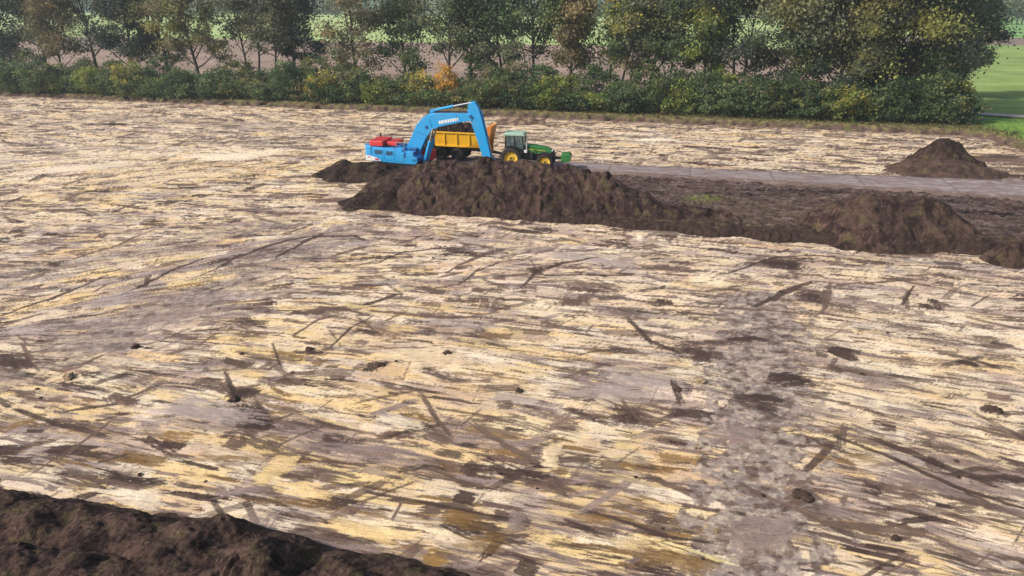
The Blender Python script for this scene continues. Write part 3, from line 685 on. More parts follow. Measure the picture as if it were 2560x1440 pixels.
clod(172, 945, 0.42, 'pale sandy clod near the left edge of the photo', 0.9, seed=2, flat=0.9)
clod(950, 915, 0.30, 'upright dark clod on the yellow sand left of the picture centre', seed=3, flat=1.1)
clod(990, 903, 0.13, 'small dark crumb just right of the upright dark clod', seed=4)
clod(1118, 885, 0.34, 'dark crumbly clod beside a dark square stain near the picture centre', seed=5)
clod(1298, 978, 0.26, 'dark clod standing alone on the streaked sand below the picture centre', seed=6, flat=1.0)
clod(772, 872, 0.24, 'dark flaky clod on the mauve scraped sand, upper left of centre', seed=7)
clod(340, 868, 0.27, 'dark clod on the grey wheel-marked band at left', seed=8, flat=1.1)
clod(605, 885, 0.18, 'small brown clod between the grey band and the fan-shaped stain', seed=9)
clod(1695, 975, 0.30, 'dark curved clod at the left edge of the grey mottled lane', seed=10)
clod(1750, 955, 0.42, 'pale sand lump at the left edge of the grey mottled lane', 1.0, seed=11)
clod(2488, 1025, 0.36, 'dark clod beside an orange stain near the right edge', seed=12)
clod(2155, 938, 0.22, 'reddish brown clod right of the grey mottled lane', seed=13)
clod(2005, 1240, 0.45, 'big dark clod low on the grey mottled lane', seed=14, flat=0.5)
clod(2240, 1345, 0.2, 'small dark clod near the lower right corner', seed=15)
r2 = random.Random(5)
for i in range(45):
    px, py = r2.uniform(20, 2540), r2.uniform(600, 1400)
    if px < 1300 and py > 1180 + 0.17 * px: continue
    clod(px, py, r2.uniform(0.05, 0.12), 'tiny dark crumb of soil scattered loose on the scraped sand', seed=20 + i, group='tiny soil crumbs on the scraped sand')

# ------------------------------------------------------------------ trees
def leaf_mesh(name, pts, size, cols_, seed, asp=0.6):
    rs = np.random.RandomState(seed)
    n = len(pts)
    a = rs.randn(n, 3); a /= np.linalg.norm(a, axis=1)[:, None]
    b = np.cross(a, rs.randn(n, 3)); b /= np.linalg.norm(b, axis=1)[:, None]
    s = size * rs.uniform(0.6, 1.3, n)[:, None]
    nrm = np.cross(a, b) * s * 0.15
    co = np.stack([pts - a * s, pts - b * s * asp + nrm, pts + a * s, pts + b * s * asp + nrm], 1).reshape(-1, 3)
    f = np.arange(n * 4).reshape(n, 4)
    return np_mesh(name, co, f, np.repeat(cols_, 4, 0))
def tube_mesh(name, segs, sides=6):
    """segs: (p0, p1, r0, r1) arrays"""
    P0 = np.array([s[0] for s in segs], float); P1 = np.array([s[1] for s in segs], float)
    r0 = np.array([s[2] for s in segs])[:, None, None]; r1 = np.array([s[3] for s in segs])[:, None, None]
    d = P1 - P0; d /= np.linalg.norm(d, axis=1)[:, None] + 1e-9
    h = np.where(np.abs(d[:, 2:3]) > 0.9, np.array([[1.0, 0, 0]]), np.array([[0, 0, 1.0]]))
    u = np.cross(d, h); u /= np.linalg.norm(u, axis=1)[:, None]; v = np.cross(d, u)
    an = np.arange(sides) * 2 * np.pi / sides
    ring = u[:, None, :] * np.cos(an)[None, :, None] + v[:, None, :] * np.sin(an)[None, :, None]
    A = P0[:, None, :] + ring * r0; B = P1[:, None, :] + ring * r1
    n = len(segs)
    co = np.concatenate([A, B], 1).reshape(-1, 3)
    base = (np.arange(n) * 2 * sides)[:, None]; k = np.arange(sides)[None, :]; k2 = (k + 1) % sides
    f = np.stack([base + k, base + k2, base + sides + k2, base + sides + k], -1).reshape(-1, 4)
    return np_mesh(name, co, f)
PAL = {'grey': [(0.085, 0.095, 0.058), (0.070, 0.078, 0.052), (0.105, 0.105, 0.062)],
       'dark': [(0.035, 0.045, 0.035), (0.050, 0.058, 0.042), (0.030, 0.036, 0.032)],
       'green': [(0.060, 0.090, 0.040), (0.045, 0.070, 0.036), (0.085, 0.105, 0.045)],
       'deep': [(0.030, 0.054, 0.022), (0.040, 0.068, 0.026), (0.024, 0.042, 0.020)],
       'olive': [(0.100, 0.108, 0.042), (0.082, 0.088, 0.042), (0.125, 0.118, 0.048)],
       'yellow': [(0.16, 0.145, 0.036), (0.125, 0.13, 0.040), (0.10, 0.115, 0.040)],
       'lime': [(0.095, 0.125, 0.030), (0.075, 0.105, 0.032), (0.125, 0.135, 0.036)],
       'brown': [(0.105, 0.092, 0.050), (0.088, 0.080, 0.048), (0.125, 0.100, 0.052)],
       'gold': [(0.42, 0.27, 0.035), (0.30, 0.22, 0.045), (0.16, 0.16, 0.045)],
       'orange': [(0.52, 0.20, 0.030), (0.42, 0.17, 0.035), (0.22, 0.15, 0.045)]}
def leaf_cols(style, clump_id, rs, mix=None, gain=2.2):
    p = np.array(PAL[style])
    if mix: p = np.concatenate([p, np.array(PAL[mix])[:2]])
    nc = clump_id.max() + 1
    cc = gain * p[rs.randint(len(p), size=nc)] * rs.uniform(0.7, 1.4, nc)[:, None]
    c = cc[clump_id] * rs.uniform(0.75, 1.25, len(clump_id))[:, None]
    return np.clip(c, 0.01, 0.8)
def tree(px, py, h, spread, dens, style, label, seed, fork=0.28, lean=0.0, twin=False, mix=None, low=0.25, up=1.0, name='tree', thin=1.0):
    rs = np.random.RandomState(seed)
    spread *= 1.3; low *= 0.86; dens = max(dens, 1.0)
    base = at(px, py, LAND); base[2] = LAND - 0.1
    root = empty(name, tuple(base))
    tag(root, label, 'tree', 'trees in the row behind the building ground')
    segs, clumps = [], []
    def limb(p, d, L, r, n, curve, wob):
        pts = [p]; d = d / np.linalg.norm(d)
        for i in range(n):
            d = d + np.array((0, 0, curve)) + rs.randn(3) * wob; d /= np.linalg.norm(d)
            q = p + d * L / n
            segs.append((p, q, r * (1 - i / n * 0.75), r * (1 - (i + 1) / n * 0.75)))
            p = q; pts.append(p)
        return pts, d
    stems = [(0, 0)] if not twin else [(-0.5, -0.06), (0.6, 0.07)]
    for sx, sl in stems:
        r0 = 0.017 * h * thin * (0.8 if twin else 1)
        P, d = limb(np.array((sx, 0.0, 0.0)), np.array((lean + sl, rs.randn() * 0.03, 1.0)), h * 0.93, r0, 10, 0.0, 0.045)
        P = np.array(P)
        nl = int(rs.randint(15, 20) * (0.75 if twin else 1))
        for k in range(nl):
            f = low + (0.97 - low) * (k + rs.rand() * 0.8) / nl
            i = min(int(f * 10), 9); p = P[i] + (P[i + 1] - P[i]) * (f * 10 - i)
            az = k * 2.4 + rs.rand() * 0.9
            el = up * (0.45 + 0.75 * f) + rs.randn() * 0.12
            prof = math.sin(math.pi * min(1, max(0.08, (f - low + 0.12) / (1.15 - low)))) ** 0.6
            L = spread * (0.45 + 0.75 * prof) * rs.uniform(0.7, 1.2)
            dd = np.array((math.cos(az) * math.cos(el), math.sin(az) * math.cos(el), math.sin(el)))
            B, _ = limb(p, dd, L, r0 * (0.50 - 0.25 * f), 5, 0.05, 0.10)
            B = np.array(B)
            for _2 in range(rs.randint(4, 7)):
                g = rs.uniform(0.3, 1.0); j = min(int(g * 5), 4); q = B[j] + (B[j + 1] - B[j]) * (g * 5 - j)
                a2 = rs.randn(3) + dd * 0.9 + np.array((0, 0, 0.45))
                T, _ = limb(q, a2, L * rs.uniform(0.25, 0.5), r0 * 0.12, 3, 0.05, 0.16)
                clumps.append((T[-1], 0.5 + 0.10 * L)); 
                if rs.rand() < 0.7: clumps.append((T[2], 0.5))
            clumps.append((B[-1], 0.6))
    link('trunk', tube_mesh('trunk', segs), BARK, root, smooth=True)
    pts, cid = [], []
    for i, (c, s) in enumerate(clumps):
        n = int(rs.gamma(1.6, 0.62) * 66 * dens)
        if n < 1: continue
        pts.append(c + rs.randn(n, 3) * np.array((s, s, s * 0.6))); cid.append(np.full(n, i))
    pts = np.concatenate(pts); cid = np.concatenate(cid)
    pts[:, 2] = np.maximum(pts[:, 2], 0.6)
    link('crown', leaf_mesh('crown', pts, 0.20, leaf_cols(style, cid, rs, mix, 2.4), seed), LEAF, root)
    return root
def tl(px): return 212 + px * 0.0345
TREES = [  # px, h, spread, dens, style, short, label, options
 (-95, 17, 4.5, 1.3, 'dark', None, 'dark tree cut by the left edge of the photo, outermost of the row', {}),
 (18, 16.5, 4.2, 1.5, 'dark', 'dark left-edge tree', 'dark leafy tree at the left end with low branches over the brown field', dict(low=.2)),
 (126, 17, 3.6, 0.75, 'grey', 'slim left-leaning tree', 'slim sparse tree leaning left, thin grey crown, near the left end of the row', dict(lean=-.10, low=.4)),
 (168, 16, 3.0, 0.6, 'brown', 'thin brownish tree', 'thin brownish tree just right of the slim left-leaning tree', dict(low=.25, thin=.7)),
 (255, 17, 4.4, 0.9, 'grey', 'brown-trunked V tree', 'brown-trunked tree with V-shaped spreading limbs and a loose grey crown', dict(low=.36)),
 (342, 15.5, 3.2, 1.8, 'dark', 'bluish dark dense tree', 'dense bluish dark tree squeezed between the V-limbed tree and the wide olive tree', dict(low=.2)),
 (432, 18, 4.6, 1.6, 'olive', 'wide olive tree', 'wide olive-yellow tree with a full drooping crown, left part of the row', dict(low=.22, mix='yellow')),
 (508, 17, 3.8, 1.4, 'olive', 'olive-brown tree', 'olive-brown tree standing close to the right of the wide olive-yellow tree', dict(low=.25, mix='brown')),
 (640, 18, 4.0, 0.75, 'grey', 'sparse forked tree', 'sparse forked tree with twin grey stems, right of the big gap showing brown field', dict(low=.35, twin=True, thin=.8)),
 (690, 16, 2.6, 0.8, 'grey', 'bare-stemmed slim tree', 'slim tree with a bare straight stem between the sparse forked and the dark full tree', dict(low=.4, thin=.7)),
 (742, 18, 4.4, 1.8, 'dark', 'dark full tree', 'dark full-crowned tree right of the sparse forked tree', dict(low=.22)),
 (895, 18, 4.6, 1.35, 'brown', 'broad fan tree', 'broad brownish fan-shaped tree left of the small open tree', dict(low=.22, mix='grey', up=1.15)),
 (1018, 13.2, 3.6, 0.95, 'green', 'small open tree', 'smallest tree of the row, open crown with pale steep branches and hazy blue above it', dict(low=.25, up=1.1)),
 (1120, 18, 4.6, 1.15, 'grey', 'dark-trunked spreading tree', 'tall dark-trunked spreading tree behind the orange bush', dict(low=.3, mix='dark')),
 (1176, 17, 3.4, 1.1, 'green', 'leafy green tree', 'leafy green slim tree just right of the tall dark-trunked tree', dict(low=.3, thin=.8)),
 (1258, 16.5, 3.8, 0.75, 'grey', 'pale-branched tree', 'sparse pale-branched tree above the tip of the excavator stick', dict(low=.25, mix='green')),
 (1338, 18, 4.6, 1.2, 'green', 'straight dark-green tree', 'straight tall tree with overhanging dark green crown, above the tractor', dict(low=.42, mix='deep')),
 (1424, 17, 2.2, 1.5, 'brown', 'narrow brown tree', 'narrow column-like tree with rusty brown leaves', dict(low=.3)),
 (1532, 17.5, 4.2, 0.9, 'green', 'Y-forked tree', 'Y-forked tree with yellowish green leaves right of the narrow brown tree', dict(low=.32, twin=True, mix='yellow', thin=.8)),
 (1566, 17, 3.0, 0.7, 'grey', 'thin leaning tree', 'thin grey tree close to the right of the Y-forked tree', dict(low=.3, lean=.05, thin=.7)),
 (1614, 18, 4.2, 0.9, 'grey', 'dark-stemmed airy tree', 'airy tree with a strong dark stem and many fine upright branches', dict(low=.3, mix='dark', up=1.15)),
 (1670, 16.5, 3.0, 0.9, 'green', 'thin straight tree', 'thin straight-stemmed tree with a small green tuft-like crown', dict(low=.4, thin=.7)),
 (1748, 15, 3.4, 1.1, 'lime', 'yellow-green tree', 'yellow-green bushy-crowned tree left of the twin-trunked dark tree', dict(low=.25, mix='yellow')),
 (1838, 18, 4.4, 1.4, 'dark', 'twin-trunked dark tree', 'twin-trunked dark green tree left of the dense clump', dict(low=.3, twin=True, mix='green')),
 (1985, 19, 5.4, 2.8, 'grey', 'grey-brown clump tree', 'large grey-brown tree forming the left side of the dense clump', dict(low=.2, mix='olive')),
 (2080, 18, 5.2, 3.0, 'olive', 'olive clump tree', 'olive tree in the middle of the dense clump, behind the yellow-green bush', dict(low=.2, mix='grey')),
 (2165, 19, 5.6, 3.2, 'olive', 'big golden-olive tree', 'biggest golden-olive tree of the dense clump with layered limbs', dict(low=.18, mix='yellow')),
 (2250, 19, 4.8, 3.2, 'dark', 'dark clump tree', 'dark green tree on the right side of the dense clump', dict(low=.18, mix='deep')),
 (2308, 17.5, 4.2, 3.2, 'dark', 'brownish dark tree', 'dark tree with brownish leaf tips at the right shoulder of the dense clump', dict(low=.2, mix='brown')),
 (2392, 14.2, 2.4, 3.6, 'dark', 'end tree', 'rounded dark tree at the right end of the row, short bare trunk over grass', dict(low=.30, mix='green')),
]
for i, (px, h, sp, de, stl, short, lab, opt) in enumerate(TREES):
    y = tl(px) + (3 if i % 2 else -2)
    if short == 'end tree': y = 246
    tree(px, y, h, sp, de, stl, lab, 100 + i, **opt)

# bushes under the trees
def bush(px, py, h, w, style, label, seed, dens=1.0, mix=None):
    rs = np.random.RandomState(seed)
    base = at(px, py, LAND); base[2] = LAND - 0.08
    root = empty('bush', tuple(base))
    tag(root, label, 'bush', 'bushes under the row of trees')
    segs = []
    tips = []
    for k in range(9):
        az = rs.rand() * 6.28; r = w * 0.5 * rs.uniform(0.2, 0.8)
        p = np.array((rs.randn() * 0.15, rs.randn() * 0.15, 0.0)); q = np.array((math.cos(az) * r, math.sin(az) * r, h * rs.uniform(0.5, 0.9)))
        m = (p + q) / 2 + rs.randn(3) * 0.15
        segs += [(p, m, 0.05, 0.035), (m, q, 0.035, 0.015)]; tips.append(q)
    link('trunk', tube_mesh('trunk', segs, 5), BARK, root)
    nc = int(34 * dens * (w * h / 14) ** 0.7) + 8
    pts, cid = [], []
    for i in range(nc):
        u = rs.randn(3); u /= np.linalg.norm(u)
        rr = rs.uniform(0.35, 1.0) ** 0.5
        c = np.array((u[0] * w * 0.55 * rr, u[1] * w * 0.42 * rr, h * (0.47 + 0.47 * u[2] * rr)))
        if rs.rand() < 0.25: c[:2] *= 1.15; c[2] *= 1.08
        s = rs.uniform(0.25, 0.55); n = int(rs.uniform(30, 75))
        pts.append(c + rs.randn(n, 3) * np.array((s, s, s * 0.6))); cid.append(np.full(n, i))
    pts = np.concatenate(pts); cid = np.concatenate(cid)
    pts[:, 2] = np.abs(pts[:, 2]) + 0.05
    link('crown', leaf_mesh('crown', pts, 0.16, leaf_cols(style, cid, rs, mix), seed), LEAF, root)
shorts = [(t[0], t[5]) for t in TREES if t[5]]
WORD = {'deep': 'deep green', 'green': 'mid green', 'olive': 'olive', 'dark': 'blackish green', 'brown': 'brownish', 'lime': 'light green', 'yellow': 'yellowish', 'gold': 'golden yellow', 'orange': 'bright orange'}
rb = random.Random(11)
used = set()
def fl(px): return 229 + px * 0.0335
spots = []
x = -60.0
while x < 2380:                                              # front rank
    spots.append((x, fl(x) + rb.uniform(-2, 1.5), rb.uniform(2.2, 5.2), rb.uniform(3.6, 6.0), 'front'))
    x += rb.uniform(38, 52)
x = -40.0
while x < 2390:                                              # taller rank behind
    spots.append((x, fl(x) - rb.uniform(9, 13), rb.uniform(3.6, 7.0), rb.uniform(3.8, 6.0), 'back'))
    x += rb.uniform(56, 76)
for i, (px, py, h, w, rank) in enumerate(spots):
    stl = rb.choice(['deep', 'green', 'olive', 'green', 'green', 'lime'] if px < 1900 else ['deep', 'dark', 'deep', 'green'])
    if 760 < px < 1000 and rb.random() < 0.5: stl = 'yellow' if rb.random() < 0.4 else 'olive'
    if px > 1900: h *= 1.15
    if rb.random() < 0.14: h *= 1.45; w *= 0.75
    if rb.random() < 0.04 and px < 1900: stl = 'yellow'
    if 1000 < px < 1160: h = min(h, 2.7 if rank == 'front' else 3.6); stl = 'olive' if stl == 'lime' else stl
    near = sorted(shorts, key=lambda t: abs(t[0] - px))[0]
    d = px - near[0]
    rel = 'below' if abs(d) < 14 else ('left of' if d < 0 else 'right of')
    wd = WORD[stl]
    for extra in ('', 'round ', 'ragged ', 'broad ', 'tangled '):
        lab = f"{extra}{wd} bush in the {rank} rank, {rel} the {near[1]}"
        if lab not in used: break
    used.add(lab)
    bush(px, py, h, w, stl, lab, 500 + i, 1.2 if px > 1900 else 1.0, mix={'deep': 'olive', 'green': 'deep', 'olive': 'deep', 'dark': 'green', 'yellow': 'green'}.get(stl))
bush(1113, 263, 5.6, 2.8, 'orange', 'bright orange autumn bush above the tip of the excavator', 901, 0.8)
bush(1040, 261, 4.9, 3.2, 'gold', 'golden yellow bush left of the bright orange bush', 902, 0.9, 'olive')
bush(1118, 266, 2.4, 1.8, 'brown', 'small rusty brown bush at the foot of the bright orange bush', 908, 0.8, 'orange')
bush(2112, 302, 4.6, 5.0, 'lime', 'bright yellow-green bush in front of the dense tree clump', 903, 1.3, 'yellow')
bush(290, 236, 3.0, 2.6, 'yellow', 'small yellow bush in the left half of the hedge below the V tree', 904, 0.8, 'gold')
bush(812, 254, 4.6, 4.0, 'yellow', 'large yellow-olive bush left of the broad fan tree', 905, 1.0, 'gold')
bush(2355, 306, 6.2, 5.6, 'green', 'tall green bush closing the right end of the hedge beside the meadow', 906, 1.5, 'yellow')
bush(2230, 302, 5.5, 6.0, 'deep', 'large blue-green bush between the yellow-green bush and the hedge end', 907, 1.6)

# grass and weeds along the verge
rs = np.random.RandomState(3)
n = 26000
si = rs.uniform(0, len(bs) - 1, n); d = np.abs(rs.gamma(2.2, 1.5, n)) + 0.5
gx0 = np.interp(si, np.arange(len(bs)), bx) - np.interp(si, np.arange(len(bs)), ty) * d
gy0 = np.interp(si, np.arange(len(bs)), by) + np.interp(si, np.arange(len(bs)), tx) * d
ok = (gx0 > -110) & (gx0 < 64) & (d < 9)
gx0, gy0 = gx0[ok], gy0[ok]; n = len(gx0)
hh = rs.uniform(0.15, 0.55, n) * (0.6 + 0.5 * (nz(gx0, gy0, 3, k=2) > 0))
an = rs.rand(n) * 6.28; w_ = rs.uniform(0.05, 0.13, n)
lx, ly = rs.randn(n) * 0.15, rs.randn(n) * 0.15
z0 = np.full(n, LAND - 0.05)
co = np.stack([np.stack([gx0 - np.cos(an) * w_, gy0 - np.sin(an) * w_, z0], -1), np.stack([gx0 + np.cos(an) * w_, gy0 + np.sin(an) * w_, z0], -1), np.stack([gx0 + lx, gy0 + ly, z0 + hh], -1)], 1).reshape(-1, 3)
pal = np.array([(0.16, 0.135, 0.06), (0.105, 0.125, 0.04), (0.20, 0.16, 0.08), (0.075, 0.105, 0.035), (0.13, 0.085, 0.05)])
gc = pal[rs.randint(5, size=n)] * rs.uniform(0.7, 1.3, n)[:, None]
sr = ((gx0 - ORG[0]) * E_S[0] + (gy0 - ORG[1]) * E_S[1]) > s_r + 2
gc[sr] = np.array((0.09, 0.19, 0.035)) * rs.uniform(0.8, 1.3, int(sr.sum()))[:, None]
g_o = link('grass', np_mesh('grass', co, np.arange(3 * n).reshape(n, 3), np.repeat(gc, 3, 0)), LEAF)
tag(g_o, 'straw and olive rough grass along the foot of the hedge', 'grass', kind='stuff')

# far trees and far wood
def far_tree(px, py, h, sp, label, seed, style='green'):
    rs = np.random.RandomState(seed)
    base = at(px, py, LAND); base[2] = LAND
    root = empty('far_tree', tuple(base)); tag(root, label, 'tree', 'hazy far trees beyond the meadow')
    segs = [(np.zeros(3), np.array((rs.randn() * .3, 0, h * .5)), 0.35, 0.25), (np.array((0, 0, h * .5)), np.array((rs.randn() * .5, 0, h * .9)), 0.25, 0.08)]
    link('trunk', tube_mesh('trunk', segs, 6), BARK, root)
    pts, cid = [], []
    for i in range(26):
        f = rs.uniform(0.35, 1.0)
        c = np.array((rs.randn() * sp * .5, rs.randn() * sp * .5, h * f)); n = 26
        pts.append(c + rs.randn(n, 3) * np.array((.8, .8, .6))); cid.append(np.full(n, i))
    pts = np.concatenate(pts); cid = np.concatenate(cid)
    link('crown', leaf_mesh('crown', pts, 0.5, leaf_cols(style, cid, rs), seed), LEAF, root)
far_lab = ['slim hazy tree beyond the far meadow, first to the right of the end tree', 'second slim hazy tree beyond the far meadow', 'third slim hazy tree beyond the far meadow, with a thin stem', 'fourth slim hazy tree beyond the far meadow', 'slim hazy tree of the far row at the right edge of the photo', 'outermost slim hazy tree of the far row, cut by the right edge']
for i, px in enumerate((2496, 2516, 2528, 2541, 2553, 2568)):
    far_tree(px, 62, 10 + (i * 7 % 5) * 0.8, 2.2, far_lab[i], 700 + i, 'green' if i % 2 else 'olive')
rs = np.random.RandomState(9)
pts, cid = [], []
for i in range(1500):
    s = rs.uniform(-520, 760); t = 430 + rs.gamma(2, 14)
    b = st(s, t)
    hgt = 13 + 3.0 * float(nz(s, t, 40, k=1)) + rs.uniform(-1, 2)
    nn = 30
    c = b + np.array((0, 0, 0)) + np.stack([rs.randn(nn) * 2.2, rs.randn(nn) * 2.2, hgt * rs.uniform(0.1, 1.0, nn)], -1)
    pts.append(c); cid.append(np.full(nn, i))
pts = np.concatenate(pts); cid = np.concatenate(cid)
f_o = link('forest', leaf_mesh('forest', pts, 1.3, leaf_cols('deep', cid, rs, 'olive'), 8), LEAF)
tag(f_o, 'far blue wood along the skyline behind the fields', 'forest', kind='stuff')

# ------------------------------------------------------------------ excavator
def px2(p): return ((p[0] - 1008) / 26.0, (424 - p[1]) / 26.0)
E0 = at(1008, 424, 0)
ex = empty('excavator', (E0[0], E0[1], 0.0), R(-14))
tag(ex, 'blue crawler excavator with red engine cover reaching over the yellow trailer', 'excavator')
for sy in (-1.25, 1.25):
    bm = bmesh.new()
    ang = np.linspace(-math.pi / 2, math.pi / 2, 9)
    pr = [(1.85 + 0.45 * math.cos(a), 0.45 + 0.45 * math.sin(a)) for a in ang] + [(-1.85 - 0.45 * math.cos(a), 0.45 - 0.45 * math.sin(a)) for a in ang]
    add_prism(bm, pr, sy - 0.27, sy + 0.27)
    for k in range(20):
        for z in (0.02, 0.89): add_box(bm, (-1.85 + k * 0.195, sy, z), (0.15, 0.62, 0.05))
    t = obj('track', bm, IRON, ex)
    bm = bmesh.new()
    for k in range(5): add_lathe(bm, [(0.14, -0.31), (0.14, 0.31)], (-1.4 + k * 0.7, sy, 0.24), 12)
    add_lathe(bm, [(0.3, -0.30), (0.33, 0.0), (0.3, 0.30)], (1.85, sy, 0.45), 16); add_lathe(bm, [(0.3, -0.30), (0.33, 0.0), (0.3, 0.30)], (-1.85, sy, 0.45), 16)
    obj('roller', bm, IRON, t)
bm = bmesh.new(); add_box(bm, (0, 0, 0.55), (1.9, 2.1, 0.45)); bmesh.ops.create_cone(bm, cap_ends=True, segments=32, radius1=0.75, radius2=0.75, depth=0.3, matrix=Matrix.Translation((0, 0, 0.86)))
obj('undercarriage', bm, IRON, ex)
bm = bmesh.new()
add_prism(bm, [(-2.35, 0.98), (1.75, 0.86), (2.0, 1.0), (2.0, 1.45), (1.3, 1.75), (0.4, 2.0), (-0.3, 2.2), (-2.35, 2.3)], -1.45, 0.28)
add_prism(bm, [(-2.35, 0.98), (0.5, 0.86), (0.5, 2.1), (-0.3, 2.2), (-2.35, 2.3)], 0.28, 1.45)
body = obj('body', bm, BLUE, ex, 0.05)
bm = bmesh.new()
for x0, x1, z0, z1 in ((-2.2, -1.15, 1.15, 2.12), (-1.1, -0.15, 1.12, 2.06), (-0.1, 0.75, 1.08, 1.82)):
    add_box(bm, ((x0 + x1) / 2, -1.46, (z0 + z1) / 2), (x1 - x0, 0.04, z1 - z0))
obj('side_door', bm, BLUE, body, 0.02)
bm = bmesh.new()
add_box(bm, (1.2, -1.1, 1.75), (0.9, 0.6, 0.5)); add_box(bm, (1.75, -1.2, 1.25), (0.4, 0.5, 0.3)); add_box(bm, (0.35, -1.05, 2.12), (0.6, 0.6, 0.3))
obj('side_box', bm, BLUE, ex, 0.04)
bm = bmesh.new()
pl = [(-2.36, -1.47), (-2.36, 1.47)] + [(-2.5 - 0.8 * math.cos(a) ** 0.6, 1.47 * math.sin(a)) for a in np.linspace(math.pi / 2 - 0.03, -math.pi / 2 + 0.03, 13)]
add_plan(bm, pl, 1.02, 2.36)
cw = obj('counterweight', bm, BLUE, ex, 0.06)
bm = bmesh.new(); add_prism(bm, [(-2.95, 1.06), (-1.45, 1.06), (-1.6, 1.22), (-2.35, 1.48), (-2.72, 1.52), (-2.95, 1.5)], -1.515, -1.495); 
pla = obj('warning_placard', bm, WHITE, cw)
bm = bmesh.new(); add_box(bm, (-1.85, -1.525, 1.2), (0.36, 0.02, 0.15)); add_box(bm, (-2.62, -1.525, 1.38), (0.24, 0.02, 0.08)); obj('red_marking', bm, REDDEC, pla)
bm = bmesh.new(); add_box(bm, (-1.95, -0.15, 2.56), (1.35, 2.3, 0.50)); hood = obj('engine_cover', bm, RED, ex, 0.09)
bm = bmesh.new(); add_box(bm, (-0.66, 0.1, 2.48), (1.05, 1.7, 0.36)); obj('fuel_tank_cover', bm, RED, ex, 0.08)
bm = bmesh.new(); add_tube(bm, (-2.25, 0.5, 2.88), (-2.25, 0.5, 3.2), 0.08); obj('exhaust', bm, IRON, ex)
bm = bmesh.new()
for (a, b) in (((0.0, -1.3, 2.2), (0.0, -1.3, 2.75)), ((0.0, -1.3, 2.75), (0.75, -1.3, 2.75)), ((0.75, -1.3, 2.75), (0.75, -1.3, 2.0))): add_tube(bm, a, b, 0.025, n=6)
obj('handrail', bm, GREY, ex)
bm = bmesh.new()
for x0, x1, z0, z1 in ((-2.05, -1.3, 1.65, 2.05), (-0.95, -0.3, 1.6, 1.98)):
    for k in range(5): add_box(bm, ((x0 + x1) / 2, -1.485, z0 + (z1 - z0) * (k + .5) / 5), (x1 - x0, 0.02, 0.045))
obj('vent', bm, IRON, body)
bm = bmesh.new(); add_box(bm, (1.35, -0.55, 1.95), (0.7, 0.4, 0.5)); add_box(bm, (0.85, -1.43, 1.7), (0.12, 0.12, 0.5)); add_box(bm, (1.98, -0.75, 1.2), (0.12, 0.8, 0.35)); add_box(bm, (0.1, -0.6, 2.3), (0.5, 0.5, 0.25))
obj('valve_block', bm, DKBLUE, ex, 0.03)
# cab: red lower shell, posts, roof, glass
bm = bmesh.new(); add_prism(bm, [(0.9, 0.95), (2.8, 0.95), (2.85, 1.75), (2.65, 1.85), (0.9, 1.95)], 0.42, 1.45); cab = obj('cab', bm, RED, ex, 0.04)
bm = bmesh.new(); add_prism(bm, [(0.95, 3.05), (2.5, 3.05), (2.4, 3.22), (1.05, 3.26)], 0.42, 1.45); obj('roof', bm, GREY, cab, 0.04)
bm = bmesh.new()
for y in (0.45, 1.41):
    add_tube(bm, (2.77, y, 1.8), (2.45, y, 3.1), 0.05, n=8); add_tube(bm, (0.99, y, 1.9), (1.03, y, 3.1), 0.06, n=8); add_tube(bm, (1.85, y, 1.85), (1.85, y, 3.1), 0.04, n=8)
obj('window_frame', bm, IRON, cab)
bm = bmesh.new(); add_prism(bm, [(1.01, 1.93), (2.72, 1.8), (2.43, 3.05), (1.03, 3.05)], 0.47, 1.39); obj('window', bm, GLASS, cab)
bm = bmesh.new(); add_box(bm, (1.55, 0.93, 1.9), (0.5, 0.5, 0.3)); add_box(bm, (1.33, 0.93, 2.4), (0.14, 0.5, 0.8)); obj('seat', bm, IRON, cab, 0.05)
# boom
up = [(1020, 378), (1026, 362), (1036, 344), (1050, 316), (1064, 300), (1079, 290), (1100, 286), (1140, 285), (1184, 284)]
lo = [(1190, 292), (1186, 300), (1160, 304), (1130, 311), (1106, 317), (1088, 326), (1073, 344), (1060, 370), (1050, 395), (1040, 402), (1026, 396)]
bm = bmesh.new(); add_prism(bm, [px2(p) for p in up + lo], -0.31, 0.31); boom = obj('boom', bm, BLUE, ex, 0.035)
for dy in (-0.14, 0.14):
    hp = [px2(q) for q in ((1030, 366), (1040, 342), (1054, 314), (1067, 297), (1083, 286.5), (1102, 283), (1140, 282), (1176, 281), (1184, 276))]
    bm = bmesh.new()
    for q0, q1 in zip(hp, hp[1:]): add_tube(bm, (q0[0], dy, q0[1]), (q1[0], dy, q1[1]), 0.035, n=6)
    obj('hose', bm, IRON, boom)
bm = bmesh.new()
for q0, q1 in (((1052, 330), (1074, 338)), ((1084, 300), (1092, 326)), ((1150, 288), (1152, 304))):
    q0, q1 = px2(q0), px2(q1); add_tube(bm, (q0[0], -0.312, q0[1]), (q1[0], -0.312, q1[1]), 0.022, n=6)
obj('weld_seam', bm, DKBLUE, boom)
bm = bmesh.new()
L0, L1 = px2((1107, 306.5)), px2((1154, 297))
tilt = math.atan2(L1[1] - L0[1], L1[0] - L0[0])
wd_, x_ = [0.16, 0.16, 0.10, 0.17, 0.14, 0.15, 0.16, 0.10, 0.17], 0.0
tot = sum(wd_) + 0.05 * 8; ll = math.hypot(L1[0] - L0[0], L1[1] - L0[1])
for k, w in enumerate(wd_):
    u = (x_ + w / 2) / tot
    add_box(bm, (L0[0] + (L1[0] - L0[0]) * u, -0.318, L0[1] + (L1[1] - L0[1]) * u), (w * ll / tot, 0.012, 0.27), Matrix.Rotation(-tilt, 4, 'Y'))
    x_ += w + 0.05
obj('lettering', bm, WHITE, boom)
bm = bmesh.new()
